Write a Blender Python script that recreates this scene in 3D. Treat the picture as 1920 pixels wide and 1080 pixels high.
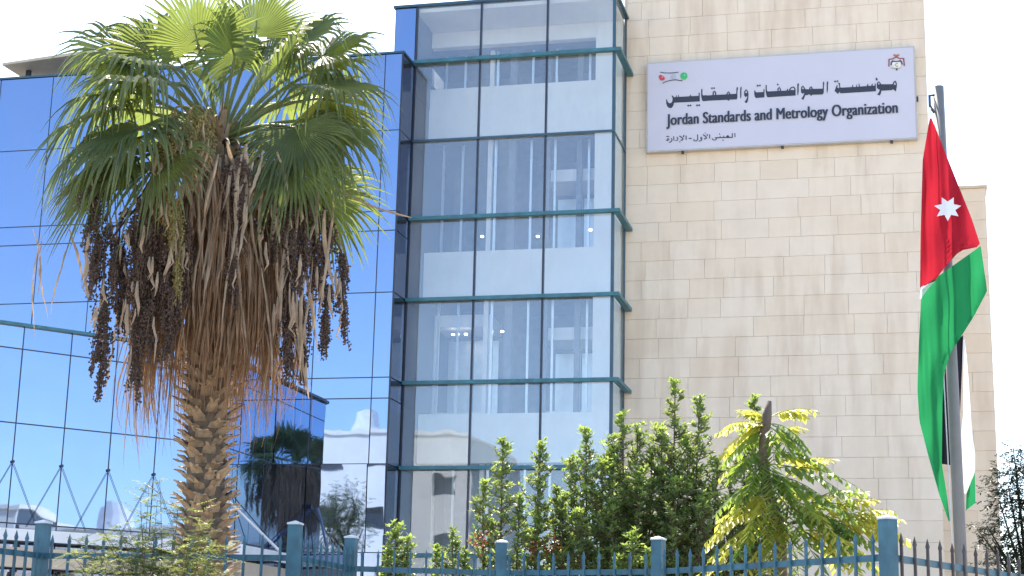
import bpy, math, random
from mathutils import Vector, Matrix

# ------------------------------------------------------------------ clear, camera, sky, sun, exposure
for o in list(bpy.data.objects):
    bpy.data.objects.remove(o, do_unlink=True)
SC = bpy.context.scene
COL = SC.collection
R = math.radians

FPX, PITCH, ROLL, YAW = 3069.72, R(12.99), R(1.321), R(-13.723)   # focal length in 1920-px units and the camera's angles
EYE = Vector((0, 0, 1.6))
FWD = Vector((math.sin(YAW) * math.cos(PITCH), math.cos(YAW) * math.cos(PITCH), math.sin(PITCH)))
RGT0 = Vector((math.cos(YAW), -math.sin(YAW), 0))
UP0 = RGT0.cross(FWD)
RGT = RGT0 * math.cos(ROLL) + UP0 * math.sin(ROLL)
UPV = -RGT0 * math.sin(ROLL) + UP0 * math.cos(ROLL)
cam = bpy.data.cameras.new('camera')
cam.sensor_width = 36.0
cam.lens = 36.0 * FPX / 1920.0
cam.clip_start, cam.clip_end = 0.1, 5000
camo = bpy.data.objects.new('camera', cam)
camo.matrix_world = Matrix(((RGT.x, UPV.x, -FWD.x, EYE.x), (RGT.y, UPV.y, -FWD.y, EYE.y), (RGT.z, UPV.z, -FWD.z, EYE.z), (0, 0, 0, 1)))
COL.objects.link(camo)
SC.camera = camo

SUN_EL, SUN_AZ = R(54), R(-24)          # behind the building, a little to the left; azimuth measured from +Y towards +X
SUN_DIR = Vector((math.sin(SUN_AZ) * math.cos(SUN_EL), math.cos(SUN_AZ) * math.cos(SUN_EL), math.sin(SUN_EL)))
W = bpy.data.worlds.new('World')
SC.world = W
W.use_nodes = True
wn = W.node_tree
wn.nodes.clear()
sky = wn.nodes.new('ShaderNodeTexSky')
sky.sky_type = 'NISHITA'
sky.sun_disc = False
sky.sun_elevation = SUN_EL
sky.sun_rotation = SUN_AZ
sky.altitude = 900
sky.air_density, sky.dust_density, sky.ozone_density = 1.0, 1.7, 0.8
bg = wn.nodes.new('ShaderNodeBackground')
bg.inputs['Strength'].default_value = 0.15
wo = wn.nodes.new('ShaderNodeOutputWorld')
wn.links.new(sky.outputs[0], bg.inputs['Color'])
wn.links.new(bg.outputs[0], wo.inputs['Surface'])

sl = bpy.data.lights.new('sun', 'SUN')
sl.energy = 3.3
sl.angle = R(0.53)
sl.color = (1.0, 0.91, 0.79)
slo = bpy.data.objects.new('sun', sl)
slo.rotation_euler = SUN_DIR.to_track_quat('Z', 'Y').to_euler()
slo.location = (0, 0, 60)
COL.objects.link(slo)

vs = SC.view_settings
vs.view_transform = 'Standard'
vs.look = 'None'
vs.exposure = 1.76
vs.gamma = 1.0
vs.use_curve_mapping = False
SC.cycles.use_denoising = True
SC.cycles.max_bounces = 10
SC.cycles.transparent_max_bounces = 12
SC.cycles.glossy_bounces = 6
SC.cycles.sample_clamp_indirect = 8.0

# ------------------------------------------------------------------ helpers
RNG = random.Random(7)
def ray(x, y):
    """direction through a photo pixel (1920 x 1080); its Y component is 1"""
    d = RGT * ((x - 960) / FPX) - UPV * ((y - 540) / FPX) + FWD
    return d / d.y
def onY(x, y, Y):
    return EYE + ray(x, y) * Y
def onD(x, y, D):
    d = ray(x, y)
    return EYE + d * (D / math.hypot(d.x, d.y))

def mk(name, verts, faces, mat=None, parent=None, smooth=False, loc=None):
    me = bpy.data.meshes.new(name)
    me.from_pydata([tuple(v) for v in verts], [], faces)
    if mat is not None:
        me.materials.append(mat)
    if smooth:
        me.polygons.foreach_set('use_smooth', [True] * len(me.polygons))
    me.update()
    o = bpy.data.objects.new(name, me)
    COL.objects.link(o)
    attach(o, parent)
    return o
def attach(o, parent):
    if parent is not None:
        o.parent = parent
        if parent.parent is None:
            o.location = -parent.location
def empty(name, loc, label=None, cat=None, group=None):
    o = bpy.data.objects.new(name, None)
    o.empty_display_size = 0.3
    o.location = loc
    COL.objects.link(o)
    tag(o, label, cat, group)
    return o
def tag(o, label=None, cat=None, group=None, kind=None):
    if label: o['label'] = label
    if cat: o['category'] = cat
    if group: o['group'] = group
    if kind: o['kind'] = kind
    return o

class MB:
    def __init__(s): s.v, s.f = [], []
    def add(s, vs_, fs):
        n = len(s.v)
        s.v += [Vector(q) for q in vs_]
        s.f += [tuple(i + n for i in f) for f in fs]
        return s
    def box(s, x0, x1, y0, y1, z0, z1):
        return s.add([(x0,y0,z0),(x1,y0,z0),(x1,y1,z0),(x0,y1,z0),(x0,y0,z1),(x1,y0,z1),(x1,y1,z1),(x0,y1,z1)],
                     [(3,2,1,0),(4,5,6,7),(0,1,5,4),(1,2,6,5),(2,3,7,6),(3,0,4,7)])
    def beam(s, a, b, w, h, up=(0,0,1)):
        """box from a to b, w across (horizontal), h along up"""
        a, b, up = Vector(a), Vector(b), Vector(up)
        d = (b - a).normalized()
        if abs(d.dot(up)) > .99: up = Vector((0,1,0))
        r = d.cross(up).normalized(); u = r.cross(d).normalized()
        r *= w/2; u *= h/2
        return s.add([a-r-u,a+r-u,a+r+u,a-r+u,b-r-u,b+r-u,b+r+u,b-r+u],
                     [(0,1,2,3),(7,6,5,4),(0,4,5,1),(1,5,6,2),(2,6,7,3),(3,7,4,0)])
    def tube(s, pts, rads, n=8, cap=True):
        pts = [Vector(q) for q in pts]
        if not isinstance(rads, (list, tuple)): rads = [rads] * len(pts)
        base = len(s.v)
        ref = Vector((0.31, 0.95, 0.05))
        for i, q in enumerate(pts):
            d = (pts[min(i+1, len(pts)-1)] - pts[max(i-1, 0)]).normalized()
            u = d.cross(ref)
            if u.length < .05: u = d.cross(Vector((1,0,0)))
            u.normalize(); w = d.cross(u)
            for k in range(n):
                a = 2*math.pi*k/n
                s.v.append(q + (u*math.cos(a) + w*math.sin(a)) * rads[i])
        for i in range(len(pts)-1):
            for k in range(n):
                k2 = (k+1) % n
                s.f.append((base+i*n+k, base+i*n+k2, base+(i+1)*n+k2, base+(i+1)*n+k))
        if cap:
            s.f.append(tuple(base+k for k in range(n))[::-1])
            s.f.append(tuple(base+(len(pts)-1)*n+k for k in range(n)))
        return s
    def strip(s, pts, wid, side, fold=0.0, nrm=None):
        """leaf-like ribbon; with fold a keeled V section"""
        base = len(s.v); side = Vector(side)
        for i, q in enumerate(pts):
            q = Vector(q); w = wid[i]
            n_ = Vector(nrm) if nrm is not None else Vector((0,0,1))
            if fold:
                s.v += [q - side*w/2, q + n_*w*fold, q + side*w/2]
            else:
                s.v += [q - side*w/2, q + side*w/2]
        c = 3 if fold else 2
        for i in range(len(pts)-1):
            a, b = base+i*c, base+(i+1)*c
            s.f.append((a, a+1, b+1, b))
            if fold: s.f.append((a+1, a+2, b+2, b+1))
        return s
    def build(s, name, mat, parent=None, smooth=False):
        return mk(name, s.v, s.f, mat, parent, smooth)

# ------------------------------------------------------------------ materials
def newmat(name):
    m = bpy.data.materials.new(name)
    m.use_nodes = True
    nt = m.node_tree
    nt.nodes.clear()
    out = nt.nodes.new('ShaderNodeOutputMaterial')
    return m, nt, out
def node(nt, t, **kw):
    n = nt.nodes.new(t)
    for k, v in kw.items():
        if k in n.inputs: n.inputs[k].default_value = v
        else: setattr(n, k, v)
    return n
def noise(nt, scale, vec=None, detail=4, rough=.55, stretch=None):
    n = node(nt, 'ShaderNodeTexNoise', Scale=scale, Detail=detail, Roughness=rough)
    g = node(nt, 'ShaderNodeNewGeometry')
    src = g.outputs['Position']
    if stretch:
        mp = node(nt, 'ShaderNodeMapping')
        mp.inputs['Scale'].default_value = stretch
        nt.links.new(src, mp.inputs[0]); src = mp.outputs[0]
    nt.links.new(src, n.inputs['Vector'])
    return n.outputs['Fac']
def ramp(nt, fac, stops):
    r = node(nt, 'ShaderNodeValToRGB')
    e = r.color_ramp.elements
    while len(e) < len(stops): e.new(.5)
    for i, (p, c) in enumerate(stops):
        e[i].position = p; e[i].color = (*c, 1) if len(c) == 3 else c
    nt.links.new(fac, r.inputs[0])
    return r.outputs[0]
def mixc(nt, a, b, fac, mode='MIX'):
    m = node(nt, 'ShaderNodeMix', data_type='RGBA', blend_type=mode)
    for s_, v in ((6, a), (7, b)):
        if hasattr(v, 'is_linked') or hasattr(v, 'links'): nt.links.new(v, m.inputs[s_])
        else: m.inputs[s_].default_value = (*v, 1)
    if isinstance(fac, float): m.inputs[0].default_value = fac
    else: nt.links.new(fac, m.inputs[0])
    return m.outputs[2]
def pmat(name, col, rough=.6, metal=0.0, var=.25, scale=6.0, bump=0.0, bscale=40.0, stretch=None, spec=.5, objvar=0.0):
    """painted / plain surface: base colour broken up by noise, optional relief and per-object variation"""
    m, nt, out = newmat(name)
    b = node(nt, 'ShaderNodeBsdfPrincipled', Roughness=rough, Metallic=metal)
    b.inputs['Specular IOR Level'].default_value = spec
    f = noise(nt, scale, stretch=stretch)
    lo = tuple(c*(1-var) for c in col); hi = tuple(min(1, c*(1+var*.6)) for c in col)
    c = ramp(nt, f, [(.3, lo), (.7, hi)])
    if objvar:
        oi = node(nt, 'ShaderNodeObjectInfo')
        c = mixc(nt, c, ramp(nt, oi.outputs['Random'], [(0, (1-objvar,)*3), (1, (1+objvar*.5,)*3)]), 1.0, 'MULTIPLY')
    nt.links.new(c, b.inputs['Base Color'])
    if bump:
        bp = node(nt, 'ShaderNodeBump', Strength=bump, Distance=.01)
        nt.links.new(noise(nt, bscale, detail=6), bp.inputs['Height'])
        nt.links.new(bp.outputs[0], b.inputs['Normal'])
    nt.links.new(b.outputs[0], out.inputs[0])
    return m
def leafmat(name, col, trans, tfac=.45, rough=.45, var=.35, scale=9.0, dead=None, gloss=.4):
    m, nt, out = newmat(name)
    f = noise(nt, scale, detail=3)
    def cc(c): return ramp(nt, f, [(.28, tuple(x*(1-var) for x in c)), (.72, tuple(x*(1+var) for x in c))])
    ca, cb = cc(col), cc(trans)
    if dead is not None:
        f2 = ramp(nt, noise(nt, scale*.35, detail=2), [(.62, (0,0,0)), (.72, (1,1,1))])
        ca = mixc(nt, ca, dead, f2); cb = mixc(nt, cb, dead, f2)
    d = node(nt, 'ShaderNodeBsdfPrincipled', Roughness=rough)
    d.inputs['Specular IOR Level'].default_value = gloss
    t = node(nt, 'ShaderNodeBsdfTranslucent')
    nt.links.new(ca, d.inputs['Base Color']); nt.links.new(cb, t.inputs['Color'])
    mx = node(nt, 'ShaderNodeMixShader', Fac=tfac)
    nt.links.new(d.outputs[0], mx.inputs[1]); nt.links.new(t.outputs[0], mx.inputs[2])
    nt.links.new(mx.outputs[0], out.inputs[0])
    return m
def mirror(name, col, rough=.015, wave=.02, wscale=1.3, mixd=.06, dirt=(.35,.34,.32), fres=False):
    """blue coated facade glass: tinted reflection over a dark body, slightly wavy panes, dust towards joints"""
    m, nt, out = newmat(name)
    g = node(nt, 'ShaderNodeBsdfGlossy', Roughness=rough)
    g.inputs['Color'].default_value = (*col, 1)
    oi = node(nt, 'ShaderNodeObjectInfo')
    nt.links.new(mixc(nt, col, ramp(nt, oi.outputs['Random'], [(0, (.93,.95,.98)), (1, (1.0,1.0,1.0))]), 1.0, 'MULTIPLY'), g.inputs['Color'])
    bp = node(nt, 'ShaderNodeBump', Strength=wave, Distance=.1)
    nt.links.new(noise(nt, wscale, detail=1, rough=.3), bp.inputs['Height'])
    nt.links.new(bp.outputs[0], g.inputs['Normal'])
    d = node(nt, 'ShaderNodeBsdfDiffuse')
    d.inputs['Color'].default_value = (*dirt, 1)
    f = ramp(nt, noise(nt, 2.2, detail=5, stretch=(1.0, 1.0, .22)), [(.42, (mixd*.35,)*3), (.8, (mixd*1.6,)*3)])
    mx = node(nt, 'ShaderNodeMixShader')
    nt.links.new(f, mx.inputs[0])
    nt.links.new(g.outputs[0], mx.inputs[1]); nt.links.new(d.outputs[0], mx.inputs[2])
    nt.links.new(mx.outputs[0], out.inputs[0])
    return m
def clearglass(name, tint, refl, fac, wave=.015):
    m, nt, out = newmat(name)
    t = node(nt, 'ShaderNodeBsdfTransparent')
    t.inputs['Color'].default_value = (*tint, 1)
    g = node(nt, 'ShaderNodeBsdfGlossy', Roughness=.01)
    g.inputs['Color'].default_value = (*refl, 1)
    bp = node(nt, 'ShaderNodeBump', Strength=wave, Distance=.1)
    nt.links.new(noise(nt, 1.6, detail=1, rough=.3), bp.inputs['Height'])
    nt.links.new(bp.outputs[0], g.inputs['Normal'])
    mx = node(nt, 'ShaderNodeMixShader', Fac=fac)
    nt.links.new(t.outputs[0], mx.inputs[1]); nt.links.new(g.outputs[0], mx.inputs[2])
    # a film of dust on the pane
    d = node(nt, 'ShaderNodeBsdfDiffuse'); d.inputs['Color'].default_value = (.62,.66,.62,1)
    m2 = node(nt, 'ShaderNodeMixShader')
    nt.links.new(ramp(nt, noise(nt, 1.4, detail=5, stretch=(1,1,.3)), [(.40, (.07,)*3), (.8, (.16,)*3)]), m2.inputs[0])
    nt.links.new(mx.outputs[0], m2.inputs[1]); nt.links.new(d.outputs[0], m2.inputs[2])
    nt.links.new(m2.outputs[0], out.inputs[0])
    return m
def stonemat(name):
    m, nt, out = newmat(name)
    b = node(nt, 'ShaderNodeBsdfPrincipled', Roughness=.85)
    b.inputs['Specular IOR Level'].default_value = .2
    oi = node(nt, 'ShaderNodeObjectInfo')
    c = ramp(nt, oi.outputs['Random'], [(0, (.745,.61,.465)), (.12, (.76,.63,.485)), (.55, (.77,.645,.505)), (.88, (.775,.655,.52)), (1, (.755,.62,.475))])
    c = mixc(nt, c, ramp(nt, noise(nt, 3.0, detail=8, rough=.65), [(.3, (.95,.935,.91)), (.65, (1.02,1.015,1.0))]), .8, 'MULTIPLY')
    # rain stains running down the face, heavier lower down on the left
    st = ramp(nt, noise(nt, 2.6, detail=5, stretch=(1.0, 1.0, .16)), [(.46, (0,0,0)), (.66, (1,1,1))])
    pt = ramp(nt, noise(nt, .42, detail=2), [(.38, (0,0,0)), (.6, (1,1,1))])
    mm = node(nt, 'ShaderNodeMath', operation='MULTIPLY')
    nt.links.new(st, mm.inputs[0]); nt.links.new(pt, mm.inputs[1])
    m3 = node(nt, 'ShaderNodeMath', operation='MULTIPLY'); m3.inputs[1].default_value = .5
    nt.links.new(mm.outputs[0], m3.inputs[0])
    c = mixc(nt, c, (.54,.41,.29), m3.outputs[0])
    nt.links.new(c, b.inputs['Base Color'])
    bp = node(nt, 'ShaderNodeBump', Strength=.25, Distance=.01)
    nt.links.new(noise(nt, 30, detail=8, rough=.7), bp.inputs['Height'])
    nt.links.new(bp.outputs[0], b.inputs['Normal'])
    nt.links.new(b.outputs[0], out.inputs[0])
    return m
def emit(name, col, s):
    m, nt, out = newmat(name)
    e = node(nt, 'ShaderNodeEmission', Strength=s); e.inputs[0].default_value = (*col, 1)
    nt.links.new(e.outputs[0], out.inputs[0])
    return m

M = dict(
    stone=stonemat('limestone'), mortar=pmat('mortar', (.64,.525,.40), .9, var=.2),
    bluemirror=mirror('blue_mirror_glass', (.215,.29,.44), wave=.022), sidemirror=mirror('dark_blue_glass', (.22,.24,.30), mixd=.05),
    towerglass=clearglass('tower_glass', (.985,.992,.985), (.66,.76,.92), .11),
    sideglass_bright=mirror('brightened_return_glass', (.32,.43,.60), wave=.022),  # wing's blue glass, tint lightened to brighten the return wall's dark double reflection
    mull=pmat('dark_mullion', (.018,.024,.045), .4, var=.2), teal=pmat('teal_painted_steel', (.035,.15,.185), .45, var=.3, scale=5),
    tealdark=pmat('teal_frame', (.03,.08,.12), .4, var=.2),
    plaster=pmat('white_plaster', (.76,.755,.71), .8, var=.06, scale=1.5), lobby=pmat('lobby_wall', (.14,.16,.20), .7, var=.2),
    chrome=pmat('brushed_steel', (.62,.64,.66), .3, metal=.8, var=.1), whitemetal=pmat('white_metal', (.74,.74,.74), .45, var=.1, scale=2),
    beige=pmat('beige_render', (.56,.45,.34), .85, var=.15, scale=2), dark=pmat('dark_interior', (.03,.035,.05), .5, var=.2),
    concrete=pmat('concrete', (.36,.34,.31), .9, var=.2, scale=2, bump=.3), asphalt=pmat('asphalt', (.06,.06,.062), .9, var=.3, scale=3, bump=.4, bscale=90),
    paving=pmat('pale_paving', (.52,.45,.35), .9, var=.15, scale=1.5), earth=pmat('dry_earth', (.40,.32,.22), .95, var=.3, scale=2),
    signwhite=pmat('sign_panel', (.555,.525,.575), .35, var=.03, scale=1), signframe=pmat('sign_edge', (.45,.44,.42), .5, var=.1),
    ink=pmat('dark_lettering', (.022,.026,.045), .5, var=.05), maroon=pmat('maroon', (.30,.05,.06), .5), gold=pmat('gold', (.42,.26,.08), .5),
    orange=pmat('crown_orange', (.42,.14,.04), .5), olive=pmat('olive', (.32,.30,.16), .5), cream=pmat('cream', (.72,.70,.62), .5),
    logored=pmat('logo_red', (.58,.04,.04), .25, var=.1), logogrey=pmat('logo_grey', (.42,.43,.46), .25), logogreen=pmat('logo_green', (.04,.42,.11), .25),
    fence=pmat('blue_fence_paint', (.036,.12,.168), .55, var=.35, scale=7), rust=pmat('rusty_iron', (.085,.07,.066), .8, var=.4, scale=14),
    cap=pmat('bleached_cap', (.60,.63,.66), .5, var=.15), pole=pmat('galvanised_pole', (.215,.20,.18), .6, metal=0.0, var=.12, scale=5),
    lamp=emit('downlight', (1, .96, .88), 5.0),
)
# ------------------------------------------------------------------ ground
def struct(name, mb, mat):
    return tag(mb.build(name, mat), kind='structure')
struct('ground', MB().box(-1500, 1500, -1500, 1500, -.4, 0.0), M['earth'])
struct('road', MB().box(-120, 120, -9, 7, .002, .006), M['asphalt'])
struct('pavement', MB().box(-120, 120, 7.0, 10.6, .001, .13), M['paving'])
struct('forecourt', MB().box(-40, 40, 17.5, 34.0, .001, .012), M['paving'])
struct('far_pavement', MB().box(-120, 120, -12.5, -9.0, .001, .13), M['paving'])

# ------------------------------------------------------------------ stone office block with set-back part
ST = empty('stone_building', (-2.6, 34.6, 0), 'tall beige limestone office block carrying the white name board', 'building')
YW = 34.55
MB().box(-5.93, .66, YW+.05, 50, 0, 18.2).build('wall', M['mortar'], ST)
MB().box(.662, 1.90, 37.05, 50, 0, 12.32).build('rear_wall', M['mortar'], ST)
def stones(x0, x1, yf, z0, z1, course, lo, hi, rng, parent):
    z = z0; k = 0
    while z < z1 - .05:
        h = min(course, z1 - z)
        x = x0
        first = True
        while x < x1 - 1e-4:
            w = rng.uniform(lo, hi) * (rng.choice((.5, .75, 1)) if first else 1)
            first = False
            if x1 - (x + w) < .28: w = x1 - x
            g, p = .0017, rng.uniform(-.0025, .0025)
            a, b, c, d = x+g, x+w-g, z+g, z+h-g
            i = .0035
            y0, y1 = yf - p, yf + .06
            v = [(a,y1,c),(b,y1,c),(b,y1,d),(a,y1,d),(a,y0+.004,c),(b,y0+.004,c),(b,y0+.004,d),(a,y0+.004,d),(a+i,y0,c+i),(b-i,y0,c+i),(b-i,y0,d-i),(a+i,y0,d-i)]
            f = [(8,9,10,11),(4,5,9,8),(5,6,10,9),(6,7,11,10),(7,4,8,11),(0,1,5,4),(1,2,6,5),(2,3,7,6),(3,0,4,7)]
            mk('stone_block', v, f, M['stone'], parent)
            x += w
        z += h; k += 1
stones(-5.93, .68, YW, 3.36, 17.6, .4345, .62, 1.12, random.Random(3), ST)
stones(.70, 1.92, 37.0, 3.36, 12.36, .4345, .5, .95, random.Random(5), ST)
MB().box(-5.93, .68, YW-.001, YW+.04, 0, 3.355).build('plinth_wall', M['stone'], ST)
MB().box(.70, 1.92, 36.999, 37.04, 0, 3.355).build('plinth_wall', M['stone'], ST)
MB().box(.64, 1.96, 36.95, 50, 12.362, 12.42).build('coping', M['mortar'], ST)
MB().box(-5.935, -5.885, YW-.03, YW-.005, 3, 17.6).build('corner_trim', M['beige'], ST)

# ------------------------------------------------------------------ glazed lift tower
LT = empty('lift_tower', (-8.15, 33.6, 0), 'glazed lift tower with teal ledges between blue glass and stone', 'building')
XE = [-10.39, -8.90, -7.39, -5.90]
ZL = [1.98, 3.79, 5.60, 7.41, 9.22, 11.03, 12.82, 14.65, 16.0]
YE = 33.0
zs = [0.05] + ZL
def pane(parent, o, u, v, mat, tilt=0.0, rng=RNG, name='pane', th=.012, jig=.0018):
    """pane with corner o, edges u and v (v up); outward normal is u x v; corners jiggle a little so reflections break at joints"""
    o, u, v = Vector(o), Vector(u), Vector(v)
    n = u.cross(v).normalized()
    c = [o, o+u, o+u+v, o+v]
    j = [n*rng.uniform(-jig, jig) for _ in range(4)]
    # keep the quad planar
    j[2] = j[1] + j[3] - j[0]
    if tilt:
        hgt = v.length
        j[2] = j[2] + n*math.tan(tilt)*hgt; j[3] = j[3] + n*math.tan(tilt)*hgt
    fr = [a+b for a, b in zip(c, j)]
    bk = [a - n*th for a in fr]
    return mk(name, fr+bk, [(0,1,2,3),(7,6,5,4),(0,4,5,1),(1,5,6,2),(2,6,7,3),(3,7,4,0)], mat, parent)
g = .022
for i in range(3):
    for k in range(len(zs)-1):
        pane(LT, (XE[i]+g, YE, zs[k]+g), (XE[i+1]-XE[i]-2*g, 0, 0), (0, 0, zs[k+1]-zs[k]-2*g), M['towerglass'])
for k in range(len(zs)-1):      # right side of the tower
    pane(LT, (-5.90, YE+g, zs[k]+g), (0, 1.5-2*g, 0), (0, 0, zs[k+1]-zs[k]-2*g), M['towerglass'])
# blue panel beside the glazing, above the neighbouring block
pane(LT, (-10.90, YE, 14.72), (.47, 0, 0), (0, 0, 1.26), M['bluemirror'], name='blue_panel')
MB().box(-10.92, -10.42, YE+.03, YE+1.4, 14.0, 16.0).build('side_wall', M['dark'], LT)
for x in XE[:3]:
    MB().box(x-.021, x+.021, YE-.02, YE+.07, 0.05, 16.0).build('mullion', M['mull'], LT)
MB().box(-5.93, -5.865, YE-.02, YE+.05, 0.05, 16.0).build('corner_mullion', M['tealdark'], LT)
MB().box(-5.925, -5.88, 34.47, 34.52, 0.05, 16.0).build('mullion', M['tealdark'], LT)
for k, z in enumerate(ZL[:-1]):
    slim = abs(z-12.82) < .01
    h, pr = (.05, .06) if slim else (.075, .14)
    MB().box(-10.385, -5.865+(0 if slim else pr), YE-pr, YE-.021, z-h/2, z+h/2).build('ledge', M['tealdark' if slim else 'teal'], LT)
    if not slim:
        MB().box(-5.862, -5.865+pr, YE-.02, 34.53, z-h/2, z+h/2).build('ledge', M['teal'], LT)
    else:
        MB().box(-5.90, -5.87, YE+.06, 34.46, z-.02, z+.02).build('transom', M['tealdark'], LT)
MB().box(-10.95, -5.84, YE-.05, 34.54, 16.003, 16.06).build('roof_cap', M['tealdark'], LT)
MB().box(-10.88, -5.96, YE+.09, 36.4, 15.9, 15.99).build('roof_slab', M['plaster'], LT)
# white inner wall with a wide opening at each landing
YB = 34.3
op = [(2.2, 5.87), (6.95, 9.56), (10.62, 13.3), (14.5, 15.52)]
OX0, OX1 = -10.68, -6.55
MB().box(-10.95, OX0, YB, YB+.2, 0, 15.89).build('inner_wall', M['plaster'], LT)
MB().box(OX1, -5.96, YB, YB+.2, 0, 15.89).build('inner_wall', M['plaster'], LT)
zz = 0
for a, b in op + [(15.89, None)]:
    MB().box(OX0+.001, OX1-.001, YB+.001, YB+.2, zz, a).build('spandrel_wall', M['plaster'], LT)
    zz = b
MB().box(-11.0, -10.97, YE+.5, 36.4, 0, 15.89).build('left_wall', M['plaster'], LT)
for a, b in op:
    MB().box(OX0-.1, OX1+.1, 36.6, 36.7, a-.3, b+.3).build('landing_back_wall', M['lobby'], LT)
    MB().box(OX0-.1, OX1+.1, YB+.21, 36.6, b+.02, b+.2).build('landing_ceiling', M['lobby'], LT)
    MB().box(OX0-.1, OX1+.1, YB+.21, 36.6, a-.2, a-.02).build('landing_floor', M['lobby'], LT)
MB().box(-11.2, -5.96, 36.75, 48, 0, 16.0).build('rear_core', M['mortar'], LT)
for i, (x, w, m) in enumerate(((-9.05,.10,'whitemetal'),(-8.92,.06,'chrome'),(-8.55,.16,'lobby'),(-8.1,.05,'chrome'),(-7.55,.05,'chrome'),(-7.72,.09,'lobby'),(-10.2,.05,'chrome'),(-9.75,.05,'chrome'),(-7.02,.12,'lobby'),(-6.8,.05,'chrome'))):
    MB().box(x-w/2, x+w/2, YB+.35+.03*i, YB+.35+.03*i+w, .1, 15.5).build('guide_rail', M[m], LT)
def lift_car(x, z, h):
    MB().box(x-.65, x+.65, 35.05, 36.2, z+h-.28, z+h).build('car_ceiling', M['whitemetal'], LT)
    MB().box(x-.65, x+.65, 35.05, 36.2, z, z+.12).build('car_floor', M['chrome'], LT)
    for s in (-.65, .62):
        MB().box(x+s, x+s+.04, 35.05, 35.10, z+.12, z+h-.28).build('car_post', M['whitemetal'], LT)
    MB().box(x-.6, x-.02, 36.1, 36.14, z+.12, z+h-.4).build('car_door', M['chrome'], LT)
    MB().box(x+.02, x+.6, 36.1, 36.14, z+.12, z+h-.4).build('car_door', M['chrome'], LT)
lift_car(-9.7, 6.98, 2.35)
lift_car(-7.15, 6.98, 2.0)
lift_car(-7.15, 10.66, 2.0)
for x, z, y in ((-9.25,11.1,34.9),(-7.95,11.05,34.9),(-6.7,11.1,34.7),(-9.95,8.9,35.2),(-9.65,8.9,35.2),(-8.75,8.9,35.0)):
    MB().tube([(x, y, z), (x, y, z+.03)], .035, 10).build('downlight', M['lamp'], LT)

# ------------------------------------------------------------------ blue mirror-glass block on the left
BB = empty('blue_glass_block', (-15, 32.3, 0), 'blue mirror glass office block behind the palm tree', 'building')
YL = 32.1
XB = [-10.4, -10.8] + [-10.8 - 1.333*k for k in range(1, 9)]
ZB = [0.05, 1.9, 3.78, 5.59, 6.96, 7.40, 9.22, 10.57, 11.0, 12.81, 14.56]
rb = random.Random(21)
for i in range(len(XB)-1):
    x1, x0 = XB[i], XB[i+1]
    for k in range(len(ZB)-1):
        if ZB[k+1] < 7.5 and x1 < -13.4: continue          # hidden behind the lower wing
        tl = R(2.2) if (ZB[k+1] <= 5.6 and x1 > -12.2) else 0
        pane(BB, (x0+.012, YL, ZB[k]+.012), (x1-x0-.024, 0, 0), (0, 0, ZB[k+1]-ZB[k]-.024), M['bluemirror'], tilt=tl, rng=rb)
    MB().box(x0-.014, x0+.014, YL+.004, YL+.05, .05, 14.56).build('mullion', M['mull'], BB)
for z in ZB[1:-1]:
    MB().box(XB[-1], -10.4, YL+.006, YL+.045, z-.014, z+.014).build('transom', M['mull'], BB)
for k in range(len(ZB)-1):      # narrow side return facing the lift tower
    pane(BB, (-10.4, YL+.03, ZB[k]+.012), (0, .86, 0), (0, 0, ZB[k+1]-ZB[k]-.024), M['sidemirror'], rng=rb)
MB().box(-10.425, -10.393, YL-.012, YL+.02, .05, 14.56).build('corner_mullion', M['mull'], BB)
MB().box(XB[-1], -10.43, YL+.06, 45, 0, 14.5).build('core', M['dark'], BB)
MB().box(XB[-1]-.1, -10.37, YL-.03, 45, 14.565, 14.61).build('parapet_cap', M['tealdark'], BB)

sa, sb = onY(28, 140, 34.0), onY(205, 152, 34.0)
mb = MB(); mb.add([(sa.x, 33.4, sa.z+.02), (sb.x, 33.4, sa.z+.20), (sb.x, 36, sa.z+.26), (sa.x, 36, sa.z+.08), (sa.x, 33.4, sa.z+.08), (sb.x, 33.4, sa.z+.28), (sb.x, 36, sa.z+.34), (sa.x, 36, sa.z+.14)], [(3,2,1,0),(4,5,6,7),(0,1,5,4),(1,2,6,5),(2,3,7,6),(3,0,4,7)]); mb.build('rooftop_shelter', M['beige'], BB)
for x_ in (sa.x+.4, sb.x-.3):
    MB().box(x_-.05, x_+.05, 33.9, 34.0, 14.612, sa.z+.12).build('shelter_post', M['mull'], BB)
# ------------------------------------------------------------------ low angled wing in front of it
AW = empty('angled_glass_wing', (-15, 28, 0), 'low angled blue glass wing with teal parapet and canopy behind the palm', 'building')
Q = Vector((-12.9, 29.1, 0)); ang = R(49.5)
D2 = Vector((math.cos(ang), math.sin(ang), 0)); N2 = Vector((math.sin(ang), -math.cos(ang), 0))
TW = [0.0, .32, 1.215, 2.11, 3.0, 3.9, 4.8, 5.7, 6.6, 7.5, 8.4]
ZW = [0.05, 1.95, 3.85, 5.62, 6.96, 7.36]
rw = random.Random(8)
Z3 = lambda z: Vector((0, 0, z))
for i in range(len(TW)-1):
    a, b = Q - D2*(TW[i+1]-.012), Q - D2*(TW[i]+.012)
    for k in range(len(ZW)-1):
        if ZW[k+1] < 3.8: continue
        pane(AW, a + Z3(ZW[k]+.012), b-a, (0, 0, ZW[k+1]-ZW[k]-.024), M['bluemirror'], rng=rw)
    c = Q - D2*TW[i+1] - N2*.026
    MB().beam(c+Z3(3.5), c+Z3(7.36), .028, .045, up=N2).build('mullion', M['mull'], AW)
for z in ZW[2:-1]:
    MB().beam(Q - D2*8.4 - N2*.026 + Z3(z), Q - N2*.026 + Z3(z), .04, .028).build('transom', M['mull'], AW)
YP = [29.1, 30.0, 30.98, 31.6, 32.08]
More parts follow.
